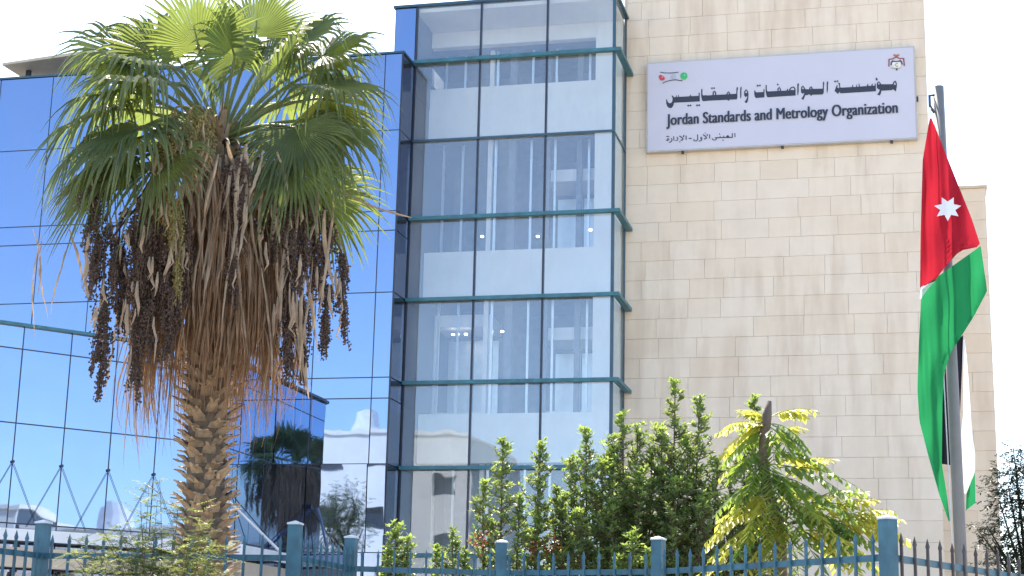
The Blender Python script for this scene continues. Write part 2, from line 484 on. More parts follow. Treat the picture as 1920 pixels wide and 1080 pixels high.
for i in range(len(YP)-1):
    for k in range(len(ZW)-1):
        if ZW[k+1] < 3.8: continue
        pane(AW, (Q.x, YP[i]+.012, ZW[k]+.012), (0, YP[i+1]-YP[i]-.024, 0), (0, 0, ZW[k+1]-ZW[k]-.024), M['sideglass_bright'], rng=rw)
    MB().box(Q.x-.045, Q.x-.004, YP[i]-.014, YP[i]+.014, 3.5, 7.36).build('mullion', M['mull'], AW)
for z in ZW[2:-1]:
    MB().box(Q.x-.045, Q.x-.005, 29.1, 32.08, z-.014, z+.014).build('transom', M['mull'], AW)
def prism(poly, z0, z1):
    n = len(poly)
    v = [(p[0], p[1], z0) for p in poly] + [(p[0], p[1], z1) for p in poly]
    f = [tuple(range(n))[::-1], tuple(range(n, 2*n))] + [(i, (i+1) % n, n+(i+1) % n, n+i) for i in range(n)]
    return MB().add(v, f)
far = Q - D2*8.4
MBp = prism([(q.x, q.y) for q in (Q - N2*.06 + D2*-.0, far - N2*.06, far - N2*2.5 + D2*0, Vector((-16.6, 32.06, 0)), Vector((-12.96, 32.06, 0)))], 0.05, 7.3)
MBp.build('core', M['dark'], AW)
MB().beam(far + N2*.0 + Z3(7.395), Q + D2*.02 + Z3(7.395), .16, .055).build('parapet_cap', M['teal'], AW)
MB().box(Q.x-.08, Q.x+.08, 29.14, 32.07, 7.367, 7.42).build('parapet_cap', M['tealdark'], AW)
# canopy: white fascia, beige beam and dark shopfront under it
e1, e2 = Q + N2*.55 + D2*.45, far + N2*.55
MB().beam(e2 + Z3(3.62), e1 + Z3(3.62), .05, .20).build('canopy_fascia', M['whitemetal'], AW)
MB().box(e1.x-.02, e1.x+.03, e1.y, 32.0, 3.50, 3.70).build('canopy_fascia', M['whitemetal'], AW)
prism([(q.x, q.y) for q in (e1, e2, far + N2*.02, Q + N2*.02 + D2*.02)], 3.56, 3.66).build('canopy_deck', M['whitemetal'], AW)
MB().box(Q.x+.02, e1.x-.03, 29.3, 32.0, 3.56, 3.66).build('canopy_deck', M['whitemetal'], AW)
b1, b2 = Q + N2*.36 + D2*.3, far + N2*.36
MB().beam(b2 + Z3(3.24), b1 + Z3(3.24), .3, .34).build('beam', M['beige'], AW)
MB().box(b1.x-.14, b1.x+.16, b1.y+.1, 32.0, 3.07, 3.41).build('beam', M['beige'], AW)
MB().beam(far + N2*.1 + Z3(1.5), Q + N2*.1 + Z3(1.5), .1, 3.0).build('shopfront', M['sidemirror'], AW)
MB().box(Q.x+.02, Q.x+.1, 29.2, 32.0, .05, 3.0).build('shopfront', M['sidemirror'], AW)
for t in (1.215, 2.11, 3.0, 3.9, 4.8):
    nd = Q - D2*t + N2*.03 + Z3(4.93)
    MB().tube([nd - N2*.03, nd + N2*.02], .028, 8).build('rod_bracket', M['mull'], AW)
    for s in (-1, 1):
        MB().tube([nd, Q - D2*(t + s*.55) + N2*.03 + Z3(3.8)], .005, 6).build('tie_rod', M['mull'], AW)
nd = Vector((Q.x+.05, 29.9, 4.75))
MB().tube([nd - Vector((.05,0,0)), nd + Vector((.06,0,0))], .06, 8).build('rod_bracket', M['mull'], AW)
for yy in (29.4, 31.2):
    MB().tube([nd, (e1.x-.05, yy, 3.69)], .010, 6).build('tie_rod', M['mull'], AW)
MB().tube([(Q.x+.05, 29.35, 4.72), (e1.x+.1, 30.7, 3.70)], .028, 8).build('stay_tube', M['whitemetal'], AW)

# ------------------------------------------------------------------ buildings over the road (mirrored in the glass)
OB = empty('white_apartment_building', (-44, -38, 0), 'white apartment building across the road mirrored in the blue glass', 'building')
def facade_building(root, x0, x1, yf, depth, h, floors, axis, wallm, winm, sgn):
    """rectangular block; windows cut as recessed boxes on the face at yf. axis 'x': face lies along X; 'y': along Y"""
    def P(u0, u1, d0, d1, z0, z1):
        d0, d1 = sorted((yf + sgn*d0, yf + sgn*d1))
        return MB().box(u0, u1, d0, d1, z0, z1) if axis == 'x' else MB().box(d0, d1, u0, u1, z0, z1)
    P(x0, x1, -depth, -.3, 0, h).build('core', winm, root)
    fh = h / (floors + .35)
    n = max(2, int((x1-x0) / 3.2)); bw = (x1-x0)/n
    for f in range(floors):
        P(x0, x1, -.3, 0, f*fh, f*fh+1.0).build('wall_band', wallm, root)
        P(x0, x1, -.3, 0, f*fh+2.3, (f+1)*fh if f < floors-1 else h).build('wall_band', wallm, root)
        for i in range(n+1):
            u = x0 + i*bw
            P(max(x0, u-bw*.28), min(x1, u+bw*.28), -.3, .002, f*fh+1.0, f*fh+2.3).build('pier', wallm, root)
    P(x0-.1, x1+.1, -depth-.1, .12, h, h+.25).build('parapet', wallm, root)
M['paintwhite'] = pmat('white_render', (.84,.81,.75), .85, var=.08, scale=.6)
M['winglass'] = pmat('window_dark', (.04,.05,.07), .15, var=.2)
facade_building(OB, -56, -27.5, -36, 14, 16.2, 4, 'x', M['paintwhite'], M['winglass'], 1)
MB().tube([(-35, -40, 16.4), (-35, -40, 18.2)], 1.1, 16).build('water_tank', M['whitemetal'], OB)
MB().tube([(-41, -39, 16.4), (-41, -39, 17.8)], .9, 16).build('water_tank', M['whitemetal'], OB)
OC = empty('cream_town_house', (44, 0, 0), 'pale town house to the right mirrored low in the angled wing', 'building')
M['warmwhite'] = pmat('warm_render', (.86,.79,.68), .85, var=.08, scale=.6)
facade_building(OC, -30, -9, 44, 12, 7.6, 2, 'y', M['warmwhite'], M['winglass'], -1)
facade_building(OC, -8.8, 3, 43.5, 12, 9.3, 3, 'y', M['warmwhite'], M['winglass'], -1)
facade_building(OC, 3.3, 16, 44.3, 12, 8.2, 2, 'y', M['warmwhite'], M['winglass'], -1)
MB().box(46, 50, -18, -13, 7.86, 9.6).build('stair_hut', M['paintwhite'], OC)
MB().tube([(47, 8, 8.46), (47, 8, 9.8)], .8, 16).build('water_tank', M['whitemetal'], OC)

# ------------------------------------------------------------------ retaining wall under the fence
FP = [Vector(q) for q in ((-7.25, 8.2, 0), (-6.78, 12.04, 0), (-4.64, 12.08, 0), (-4.64, 13.42, 0), (-3.43, 13.87, 0), (-2.0, 13.45, 0), (-.14, 11.53, 0), (2.3, 17.0, 0))]
RW = empty('retaining_wall', (-3, 12.5, 0), 'low concrete retaining wall carrying the blue fence', 'wall')
for i in range(len(FP)-1):
    MB().beam(FP[i] + Z3(.5 - .002*i), FP[i+1] + Z3(.5 - .002*i), .24 + .004*i, 1.0).build('wall_section', M['concrete'], RW)
struct('planting_bed', prism([(q.x, q.y) for q in FP[1:]] + [(2.3, 17.45), (-9.5, 17.45), (-9.5, 12.2)], .002, .97), M['earth'])

# ------------------------------------------------------------------ name board
SG = empty('name_board', (-2.45, 34.45, 13.82), 'large white name board with Arabic and English lettering on the stone wall', 'sign')
YS = 34.38
SX0, SX1, SZ0, SZ1 = -5.37, .41, 12.79, 14.83
MB().box(SX0, SX1, YS, 34.53, SZ0, SZ1).build('panel', M['signwhite'], SG)
fr = MB()
fr.box(SX0-.03, SX0-.001, YS+.006, 34.535, SZ0-.03, SZ1+.03); fr.box(SX1+.001, SX1+.03, YS+.006, 34.535, SZ0-.03, SZ1+.03)
fr.box(SX0, SX1, YS+.006, 34.535, SZ1+.001, SZ1+.03); fr.box(SX0, SX1, YS+.006, 34.535, SZ0-.03, SZ0-.001)
fr.build('frame', M['signframe'], SG)
for x in (-4.6, -2.42, -.1):
    MB().box(x-.03, x+.03, YS+.03, YS+.1, SZ0-.085, SZ0-.032).build('bracket', M['dark'], SG)
MB().box(SX1+.032, SX1+.075, YS+.03, YS+.1, 13.62, 13.72).build('bracket', M['dark'], SG)
_lay = [0]
def inkpoly(pts, mat, name, parent):
    """flat lettering piece on the board; every piece a hair further out than the last so none share a plane"""
    _lay[0] += 1
    y = YS - .004 - .00012*_lay[0]
    v = [(-2.45 + a/1000, y, 13.82 + b/1000) for a, b in pts]
    # orientation: face the street (-Y)
    ar = sum(v[i][0]*v[(i+1) % len(v)][2] - v[(i+1) % len(v)][0]*v[i][2] for i in range(len(v)))
    idx = list(range(len(v)))
    if ar < 0: idx.reverse()
    from mathutils.geometry import tessellate_polygon
    tris = tessellate_polygon([[Vector((q[0], q[2], 0)) for q in v]])
    mk(name, v, [tuple(t) for t in tris], mat, parent)
def strokepoly(pts, w):
    P2 = [Vector(q) for q in pts]; L, Rr = [], []
    for i, q in enumerate(P2):
        d = (P2[min(i+1, len(P2)-1)] - P2[max(i-1, 0)]).normalized()
        n = Vector((-d.y, d.x)) * (w/2)
        if i == 0: q = q - d*w*.3
        if i == len(P2)-1: q = q + d*w*.3
        L.append(tuple(q+n)); Rr.append(tuple(q-n))
    return L, Rr
def inkstroke(pts, w, mat, name, parent):
    L, Rr = strokepoly(pts, w)
    _lay[0] += 1
    y = YS - .004 - .00012*_lay[0]
    v = [(-2.45 + a/1000, y, 13.82 + b/1000) for a, b in L + Rr]
    n = len(L)
    mk(name, v, [(i, i+1, n+i+1, n+i) for i in range(n-1)], mat, parent)
def circ(x, y, r, n=14): return [(x + r*math.cos(2*math.pi*k/n), y + r*math.sin(2*math.pi*k/n)) for k in range(n)]
AR_POLY=[[(-2366, 186), (-2226, 190), (-1760, 187), (-1760, 54), (-2335, 57), (-2366, 65)], [(-2512, 150), (-2509, 48), (-2487, -17), (-2451, -54), (-2414, -66), (-2378, -52), (-2354, -19), (-2338, 38), (-2335, 101), (-2366, 167), (-2369, 110), (-2390, 66), (-2420, 49), (-2457, 64), (-2481, 104), (-2494, 149)], [(-2387, 219), (-2378, 238), (-2360, 218), (-2335, 191), (-2335, 139), (-2366, 167)], [(-2299, 187), (-2284, 232), (-2275, 232), (-2272, 185)], [(-2244, 186), (-2241, 239), (-2231, 238), (-2220, 187)], [(-2002, 178), (-1971, 213), (-1963, 238), (-1956, 206), (-1941, 179)], [(-1784, 184), (-1788, 253), (-1775, 265), (-1763, 245), (-1760, 181)], [(-1730, 319), (-1723, 344), (-1702, 337), (-1702, 222), (-1690, 189), (-1606, 191), (-1607, 54), (-1694, 53), (-1718, 102), (-1730, 179)], [(-1614, 184), (-954, 183), (-928, 180), (-931, 91), (-947, 51), (-1111, 55), (-1615, 57)], [(-1171, 71), (-1123, 27), (-1111, 33), (-1105, 64)], [(-950, 314), (-935, 345), (-917, 325), (-915, 286), (-927, 256), (-931, 167), (-955, 169)], [(-867, 309), (-849, 349), (-837, 326), (-835, 288), (-843, 250), (-841, 136), (-857, 65), (-869, 75), (-871, 201)], [(-781, 183), (-752, 194), (-692, 171), (-687, 127), (-693, 51), (-709, -17), (-733, -50), (-777, -19), (-747, 17), (-723, 66), (-711, 116), (-752, 93), (-779, 126)], [(-562, 219), (-553, 244), (-530, 201), (-515, 188), (-358, 188), (-337, 186), (-338, 79), (-347, 61), (-525, 56), (-549, 92), (-560, 150)], [(-363, 232), (-348, 260), (-336, 243), (-335, 183), (-358, 184)], [(-314, 336), (-299, 354), (-286, 341), (-287, 234), (-272, 195), (198, 188), (209, 134), (197, 64), (-273, 58), (-296, 102), (-310, 178)], [(142, 187), (157, 231), (169, 227), (180, 186)], [(199, 202), (310, 189), (337, 194), (338, 62), (196, 61)], [(377, 323), (395, 347), (411, 334), (413, 302), (404, 259), (405, 158), (391, 77), (376, 66), (374, 185)], [(451, 180), (475, 204), (621, 189), (709, 193), (925, 185), (945, 175), (941, 88), (914, 52), (695, 59), (677, 35), (659, 42), (628, 79), (601, 61), (543, 56), (524, 0), (500, -48), (454, -14), (489, 21), (517, 76), (520, 120), (491, 93), (459, 117)], [(928, 320), (943, 354), (957, 324), (956, 293), (949, 256), (945, 162), (922, 164)], [(1009, 315), (1028, 354), (1042, 332), (1044, 300), (1035, 269), (1035, 169), (1013, 61), (1005, 121)], [(1174, 117), (1208, 208), (1229, 251), (1243, 238), (1233, 194), (1271, 170), (1278, 217), (1261, 274), (1256, 299), (1279, 301), (1293, 278), (1295, 203), (1306, 184), (1699, 181), (1696, 55), (1300, 53), (1281, 92), (1266, 74), (1250, 44), (1233, 54)], [(1546, 180), (1559, 236), (1571, 229), (1572, 178)], [(1630, 178), (1643, 237), (1650, 237), (1653, 178)], [(1687, 185), (2033, 185), (2053, 187), (2052, 56), (1684, 54)], [(1687, 179), (1691, 253), (1706, 249), (1711, 180)], [(1860, 183), (1879, 238), (1890, 234), (1897, 183)], [(1952, 181), (1974, 238), (1985, 231), (1987, 182)], [(2027, 182), (2034, 238), (2048, 237), (2051, 181)], [(2048, 330), (2069, 376), (2083, 340), (2100, 327), (2076, 288)], [(2073, 179), (2102, 208), (2165, 208), (2406, 193), (2468, 167), (2491, 190), (2492, 128), (2469, 24), (2414, 77), (2387, 60), (2167, 59), (2154, 0), (2127, -47), (2073, -16), (2108, 16), (2136, 82), (2099, 103), (2074, 129)]]
AR_STROKE=[([(-1464, 187), (-1461, 250), (-1433, 274), (-1413, 247), (-1406, 177)], 27), ([(-1170, 163), (-1149, 212), (-1122, 239), (-1104, 203), (-1092, 152)], 27), ([(-770, 157), (-769, 214), (-739, 266), (-710, 223), (-698, 153)], 27), ([(-38, 168), (-46, 231), (-16, 274), (7, 234), (14, 171)], 25), ([(205, 202), (246, 250), (297, 262), (320, 226), (325, 176)], 27), ([(466, 186), (473, 248), (494, 272), (528, 220), (545, 175)], 25), ([(636, 175), (651, 224), (675, 245), (692, 203), (703, 165)], 25), ([(2084, 185), (2092, 246), (2118, 267), (2143, 231), (2153, 187)], 25), ([(2414, 183), (2441, 243), (2465, 263), (2483, 203), (2481, 147)], 25), ([(-2496, -813), (-2461, -761), (-2444, -793), (-2476, -820), (-2498, -811)], 18), ([(-2503, -720), (-2441, -723)], 17), ([(-2392, -770), (-2377, -802), (-2392, -842), (-2436, -863)], 20), ([(-2340, -732), (-2336, -819)], 20), ([(-2268, -751), (-2246, -793), (-2253, -819), (-2298, -822)], 20), ([(-2209, -728), (-2164, -762), (-2130, -805), (-2145, -822), (-2184, -823)], 23), ([(-2115, -718), (-2125, -754)], 23), ([(-2066, -731), (-2066, -819)], 20), ([(-2004, -794), (-1953, -796)], 23), ([(-1812, -719), (-1808, -812), (-1825, -852), (-1864, -863), (-1896, -838), (-1894, -818)], 20), ([(-1724, -817), (-1751, -810), (-1736, -770), (-1717, -802), (-1722, -842), (-1742, -865), (-1781, -866)], 19), ([(-1687, -726), (-1643, -759), (-1614, -797), (-1629, -822), (-1663, -820)], 23), ([(-1599, -721), (-1601, -751)], 23), ([(-1547, -734), (-1545, -816)], 20), ([(-1423, -808), (-1389, -835), (-1418, -859), (-1453, -862), (-1487, -845), (-1487, -824)], 18), ([(-1423, -811), (-1184, -815), (-1048, -821)], 21), ([(-1318, -777), (-1313, -813)], 16), ([(-1240, -776), (-1237, -812)], 16), ([(-1049, -730), (-1048, -818)], 19), ([(-993, -734), (-989, -816)], 18)]
AR_DOT=[(-2017, -31, 21), (-1968, -30, 21), (-1821, -36, 21), (-1773, -36, 21), (-1489, 343, 19), (-1441, 343, 19), (-485, 341, 21), (-435, 340, 19), (-45, 340, 19), (1190, 332, 20), (1242, 336, 19), (-2204, -860, 12), (-1643, -690, 12), (-1327, -730, 14), (-1253, -876, 14), (-1150, -799, 31)]
EMBLEM=[('maroon', [(2346, 765), (2429, 773), (2472, 797), (2501, 811)], 23), ('maroon', [(2501, 811), (2534, 793), (2567, 770), (2654, 762)], 23), ('maroon', [(2346, 765), (2341, 606)], 26), ('maroon', [(2656, 762), (2664, 603)], 26), ('dark', [(2386, 639), (2394, 693), (2428, 727)], 23), ('dark', [(2428, 714), (2498, 704), (2578, 708)], 26), ('dark', [(2578, 726), (2610, 688), (2619, 633)], 23), ('gold', [(2526, 662), (2497, 664), (2477, 629), (2495, 591), (2528, 594)], 19), ('olive', [(2390, 562), (2456, 553), (2573, 550)], 12), ('dark', [(2504, 534), (2503, 514)], 32), ('orange', [(2453, 857), (2502, 840), (2553, 851)], 35), ('orange', [(2477, 829), (2527, 825)], 26)]
EMB_SHIELD=(2500, 632)
LOGO={'red': [(-2677, 706), (-2646, 732), (-2601, 715), (-2552, 675), (-2536, 636), (-2556, 605), (-2614, 595), (-2650, 611), (-2670, 654)], 'grey': [(-2414, 671), (-2379, 715), (-2326, 726), (-2294, 700), (-2290, 658), (-2321, 623), (-2370, 616), (-2405, 637)], 'green': [(-2031, 665), (-2042, 622), (-2072, 593), (-2113, 584), (-2154, 598), (-2184, 631), (-2195, 675), (-2184, 718), (-2154, 747), (-2113, 756), (-2072, 742), (-2042, 709)]}
LOGO_LINE=[[(-2641, 793), (-2548, 770), (-2392, 758), (-2237, 767)], [(-2587, 527), (-2534, 557), (-2436, 583), (-2303, 593), (-2148, 560)]]

for pl in AR_POLY: inkpoly(pl, M['ink'], 'arabic_letter', SG)
for pl, w in AR_STROKE: inkstroke(pl, w, M['ink'], 'arabic_letter', SG)
for x, y, r in AR_DOT: inkpoly(circ(x, y, r), M['ink'], 'letter_dot', SG)
inkpoly(circ(EMB_SHIELD[0], EMB_SHIELD[1], 95, 20), M['cream'], 'emblem_shield', SG)
for c, pl, w in EMBLEM: inkstroke(pl, w, M['ink' if c == 'dark' else c], 'emblem_stroke', SG)
for c, pl in LOGO.items():
    inkpoly(pl, M['logo'+c], 'logo_ball', SG)
    cx = sum(q[0] for q in pl)/len(pl); cy = sum(q[1] for q in pl)/len(pl)
    inkpoly(circ(cx+14, cy+14, 13, 10), M['signwhite'], 'logo_highlight', SG)
for pl in LOGO_LINE: inkstroke(pl, 16, M['ink'], 'logo_line', SG)
# English line: condensed bold text fitted to its measured width and height
tc = bpy.data.curves.new('english_lettering', 'FONT')
tc.body = 'Jordan Standards and Metrology Organization'
tc.offset = 0.0
tc.space_character = 1.04
to = bpy.data.objects.new('english_text_source', tc)
COL.objects.link(to)
bpy.context.view_layer.update()
tm = bpy.data.meshes.new_from_object(to.evaluated_get(bpy.context.evaluated_depsgraph_get()))
bpy.data.objects.remove(to, do_unlink=True)
xs = [v.co.x for v in tm.vertices]
capz = .729
x0, x1 = min(xs), max(xs)
sxx = 4.985/(x1-x0); szz = .272/capz
for v in tm.vertices:
    x, z = v.co.x, v.co.y
    v.co = (-4.945 + (x-x0)*sxx, YS - .022, 13.356 + z*szz)
# one object per letter: connected islands, those over one another (the dots of i) joined
par = list(range(len(tm.vertices)))
def root_(i):
    while par[i] != i:
        par[i] = par[par[i]]; i = par[i]
    return i
for e_ in tm.edges: par[root_(e_.vertices[0])] = root_(e_.vertices[1])
isl = {}
for pg in tm.polygons: isl.setdefault(root_(pg.vertices[0]), []).append(tuple(pg.vertices))
islands = []
for fs in isl.values():
    ids = sorted({i for f in fs for i in f}); xs_ = [tm.vertices[i].co.x for i in ids]
    islands.append([min(xs_), max(xs_), fs])
islands.sort(key=lambda q: q[0])
letters = []
for a, b, fs in islands:
    if letters and a < letters[-1][1] and (min(b, letters[-1][1]) - a) > .6*min(b-a, letters[-1][1]-letters[-1][0]):
        letters[-1][1] = max(b, letters[-1][1]); letters[-1][2] = letters[-1][2] + fs
    else: letters.append([a, b, fs])
for a, b, fs in letters:
    v, f = [], []
    for dx, dy in ((-.011, 0), (-.0055, -.0003), (0, -.0006), (.0055, -.0009), (.011, -.0012)):      # repeated passes give the heavy stems
        mp = {}
        for fc in fs:
            for i in fc:
                if i not in mp:
                    mp[i] = len(v); co = tm.vertices[i].co; v.append((co.x+dx, co.y+dy, co.z))
            f.append(tuple(mp[i] for i in fc))
    mk('english_letter', v, f, M['ink'], SG)

# ------------------------------------------------------------------ flagpole and flag
PD = 13.6
pt, pb = onD(1759, 163, PD), onD(1799, 985, PD)
PX, PY = pb.x, pb.y
pt = Vector((pt.x, PY, pt.z)); PTX = pt.x          # the pole leans a touch
FPo = empty('flagpole', (PX, PY, .97), 'grey galvanised flagpole rising behind the right fence corner', 'flagpole')
mb = MB(); mb.tube([(PX + (PX-PTX)*.45, PY, .97), (PX, PY, pb.z), (PTX, PY, pt.z)], [.050, .048, .046], 20); mb.build('shaft', M['pole'], FPo, True)
mb = MB(); mb.tube([(PX + (PX-PTX)*.45, PY, .971), (PX + (PX-PTX)*.45, PY, 1.03)], .15, 16); mb.build('base_plate', M['pole'], FPo)
mb = MB(); mb.tube([(PTX-.03, PY-.02, pt.z-.08), (PTX-.075, PY-.05, pt.z-.09), (PTX-.075, PY-.05, pt.z-.18), (PTX-.04, PY-.03, pt.z-.24)], .012, 6); mb.build('pulley', M['rust'], FPo)
mb = MB(); mb.tube([(PTX-.07, PY-.05, pt.z-.15), (PTX-.06, PY-.07, pt.z-1.3), (PX-.055, PY-.06, 2.0)], .005, 5); mb.build('halyard', M['cap'], FPo)
FL = empty('flag', (PX, PY-.1, 4.2), 'limp red, green, black and white flag with white star on the flagpole', 'flag')
def flagmat(name, col):
    m = leafmat(name, col, tuple(min(1, c*1.25) for c in col), tfac=.5, rough=.95, var=.03, gloss=.03)
    return m
FM = dict(red=flagmat('red_cloth', (.36,.018,.032)), green=flagmat('green_cloth', (.02,.215,.075)), black=flagmat('black_cloth', (.012,.012,.018)), white=flagmat('white_cloth', (.74,.74,.78)))
def fold(x, y):
    """depth of the cloth (m, towards the street negative) at photo position x, y"""
    a = .030*math.sin((x-1722)*.15 + y*.006) + .012*math.sin((x-1722)*.34 - y*.017) + .012*math.sin(y*.045 + x*.08)
    return -.20 + a - .0012*(x-1780)
def loft(L, Rr, nu, nv, mat, name, dof=0.0, depth=fold):
    """cloth between a left and a right edge, both polylines of photo pixels; resampled on nv rows"""
    def samp(pl, t):
        ds = [0]
        for a, b in zip(pl, pl[1:]): ds.append(ds[-1] + math.hypot(b[0]-a[0], b[1]-a[1]))
        s = t*ds[-1]
        for i in range(len(pl)-1):
            if s <= ds[i+1] or i == len(pl)-2:
                k = (s-ds[i])/max(1e-6, ds[i+1]-ds[i])
                return (pl[i][0]+(pl[i+1][0]-pl[i][0])*k, pl[i][1]+(pl[i+1][1]-pl[i][1])*k)
    v, f = [], []
    for j in range(nv+1):
        a, b = samp(L, j/nv), samp(Rr, j/nv)
        for i in range(nu+1):
            u = i/nu
            x, y = a[0]+(b[0]-a[0])*u, a[1]+(b[1]-a[1])*u
            v.append(onD(x, y, PD + depth(x, y) + dof))
    for j in range(nv):
        for i in range(nu):
            q = j*(nu+1)+i
            f.append((q, q+1, q+nu+2, q+nu+1))
    return mk(name, v, f, mat, FL, True)
loft([(1743,222),(1736,330),(1731,440),(1728,537)], [(1747,222),(1790,330),(1822,410),(1839,462),(1800,470),(1772,500),(1752,528),(1729,538)], 20, 30, FM['red'], 'red_triangle')
loft([(1743,222),(1730,300),(1726,440),(1725,540)], [(1745,222),(1740,300),(1735,400),(1729,536)], 4, 24, FM['red'], 'hoist_hem', dof=-.03)
loft([(1729,536),(1726,545),(1724,560)], [(1754,527),(1741,540),(1727,560)], 6, 6, FM['white'], 'white_stripe_corner', dof=-.004)
loft([(1728,540),(1723,640),(1720,730),(1724,790),(1742,860),(1762,930),(1779,978)], [(1839,461),(1851,545),(1828,590),(1806,625),(1782,662),(1770,700),(1767,760),(1766,870),(1775,925),(1781,976)], 24, 44, FM['green'], 'green_stripe', dof=.002)
bk = lambda x, y: .05 + .03*math.sin(x*.3)
loft([(1792,640),(1772,690),(1766,760),(1766,870)], [(1806,628),(1804,690),(1800,780),(1797,874)], 10, 20, FM['black'], 'black_stripe', depth=lambda x, y: .10 + .02*math.sin(x*.35))
loft([(1803,640),(1806,700),(1806,780),(1798,840),(1789,914)], [(1809,636),(1815,700),(1821,790),(1828,850),(1828,885),(1811,926)], 10, 24, FM['white'], 'white_stripe', depth=lambda x, y: .12 + .03*math.sin(x*.28 + y*.01))
loft([(1812,925),(1811,957)], [(1828,886),(1829,943)], 6, 8, FM['green'], 'green_stripe_end', depth=lambda x, y: .135 + .02*math.sin(x*.3))
# seven-pointed star sewn on the red field
cx, cy = 1777, 391
pts = []
for k in range(14):
    r_ = 26 if k % 2 == 0 else 14.5
    a = math.pi/2 + math.pi*k/7
    pts.append((cx + r_*math.cos(a), cy + r_*.9*math.sin(a)))
M['starwhite'] = pmat('white_star_cloth', (.78,.78,.80), .9, var=.02)
sv, sf = [], []
for k in range(14):
    a, b = pts[k], pts[(k+1) % 14]
    n0 = len(sv); m = 4; idx = {}
    for i in range(m+1):
        for j in range(m+1-i):
            u, w = i/m, j/m
            x, y = cx + (a[0]-cx)*u + (b[0]-cx)*w, cy + (a[1]-cy)*u + (b[1]-cy)*w
            idx[i, j] = len(sv); sv.append(onD(x, y, PD + fold(x, y)*.5 + fold(cx, cy)*.5 - .035))
    for i in range(m):
        for j in range(m-i):
            sf.append((idx[i,j], idx[i+1,j], idx[i,j+1]))
            if i+j < m-1: sf.append((idx[i+1,j], idx[i+1,j+1], idx[i,j+1]))
mk('star', sv, sf, M['starwhite'], FL)

# ------------------------------------------------------------------ blue picket fence
ZT, ZR, ZP, ZR2 = 2.63, 2.375, 2.55, 1.25
GF = 'blue picket fence panels along the street'
def fence_panel(a, b, label, posts, n, rusty=False, h=0.0):
    a, b = Vector(a), Vector(b)
    o = empty('fence_panel', ((a+b)/2) + Z3(1.0), label, 'fence', GF)
    d = (b-a).normalized(); L = (b-a).length
    for z in (ZR, ZR2):
        MB().beam(a + d*.04 + Z3(z), b - d*.04 + Z3(z), .035, .045).build('rail', M['fence'], o)
    for k in range(n):
        p = a + d*(L*(k+.7)/(n+.4))
        s = d*.011; w = Vector((-d.y, d.x, 0))*.011
        mb = MB()
        dz = RNG.uniform(-.008, .008)
        off = w*2.4*(-1)
        base = p + off
        mb.beam(base + Z3(1.1), base + Z3(ZP-.085+dz), .018, .018, up=d)
        # spear tip: flared then pointed
        q = base + Z3(ZP-.085+dz)
        ring = [q - s*.7 - w*.7, q + s*.7 - w*.7, q + s*.7 + w*.7, q - s*.7 + w*.7]
        ring2 = [c + Z3(.025) + (c-q)*.55 for c in ring]
        mb.add(ring + ring2 + [q + Z3(.085)], [(0,1,5,4),(1,2,6,5),(2,3,7,6),(3,0,4,7),(4,5,8),(5,6,8),(6,7,8),(7,4,8)])
        mb.build('picket', M['rust' if rusty and RNG.random() < .85 else 'fence'], o)
    for p, top in posts:
        p = Vector(p)
        dx = d*.046; wy = Vector((-d.y, d.x, 0))*.046
        mb = MB(); mb.beam(p + Z3(1.0), p + Z3(top), .092, .092, up=d); mb.build('post', M['fence'], o)
        mb = MB()
        c = [p - dx*1.12 - wy*1.12, p + dx*1.12 - wy*1.12, p + dx*1.12 + wy*1.12, p - dx*1.12 + wy*1.12]
        mb.add([q + Z3(top+.001) for q in c] + [q + Z3(top+.014) for q in c] + [p + Z3(top+.034)],
               [(3,2,1,0),(0,1,5,4),(1,2,6,5),(2,3,7,6),(3,0,4,7),(4,5,8),(5,6,8),(6,7,8),(7,4,8)])
        mb.build('post_cap', M['cap'], o)
fence_panel(FP[0], FP[1], 'short receding blue fence panel at the far left edge', [(FP[1], ZT)], 28)
fence_panel(FP[1], FP[2], 'blue picket fence panel in front of the palm trunk', [(FP[2], ZT)], 14)
fence_panel(FP[2], FP[3], 'narrow receding fence panel just right of the palm', [(FP[3], ZT)], 9)
fence_panel(FP[3], FP[4], 'blue fence panel below the glazed lift tower beside small shrubs', [(FP[4], ZT)], 9)
fence_panel(FP[4], FP[5], 'blue fence panel half hidden behind the red tinged shrubs', [(FP[5], ZT)], 10)
fence_panel(FP[5], FP[6], 'blue fence panel in front of the yellow green young tree', [(FP[6], ZT)], 15)
fence_panel(FP[6], FP[7], 'fence panel with rusty dark pickets in front of the flagpole', [(FP[7], ZT)], 27, True)
# ------------------------------------------------------------------ fan palm
M['frond'] = leafmat('palm_leaf', (.082,.108,.045), (.33,.41,.08), tfac=.43, var=.3, scale=3.0)
M['frondyel'] = leafmat('palm_leaf_yellowing', (.13,.145,.04), (.44,.47,.07), tfac=.45, var=.3, scale=3.0)
M['petiole'] = leafmat('palm_petiole', (.16,.19,.06), (.3,.3,.08), tfac=.15, var=.2)
M['deadleaf'] = leafmat('dead_palm_leaf', (.25,.155,.09), (.40,.235,.12), tfac=.30, var=.35, scale=7, rough=.8, gloss=.1)
M['drystrap'] = leafmat('dry_leaf_strap', (.40,.30,.21), (.5,.36,.22), tfac=.25, var=.3, scale=6, rough=.8, gloss=.15)
M['fruit'] = pmat('dark_palm_fruit', (.088,.053,.037), .75, var=.45, scale=30)
M['youngfruit'] = leafmat('pale_fruit_stalk', (.30,.24,.09), (.42,.34,.10), tfac=.3, var=.25)
M['bark'] = pmat('palm_bark', (.16,.11,.07), .9, var=.4, scale=12, bump=.6, bscale=60)
M['boot'] = pmat('palm_leaf_base', (.38,.28,.185), .85, var=.4, scale=16, bump=.4, bscale=70, stretch=(1,1,.4), objvar=.35)
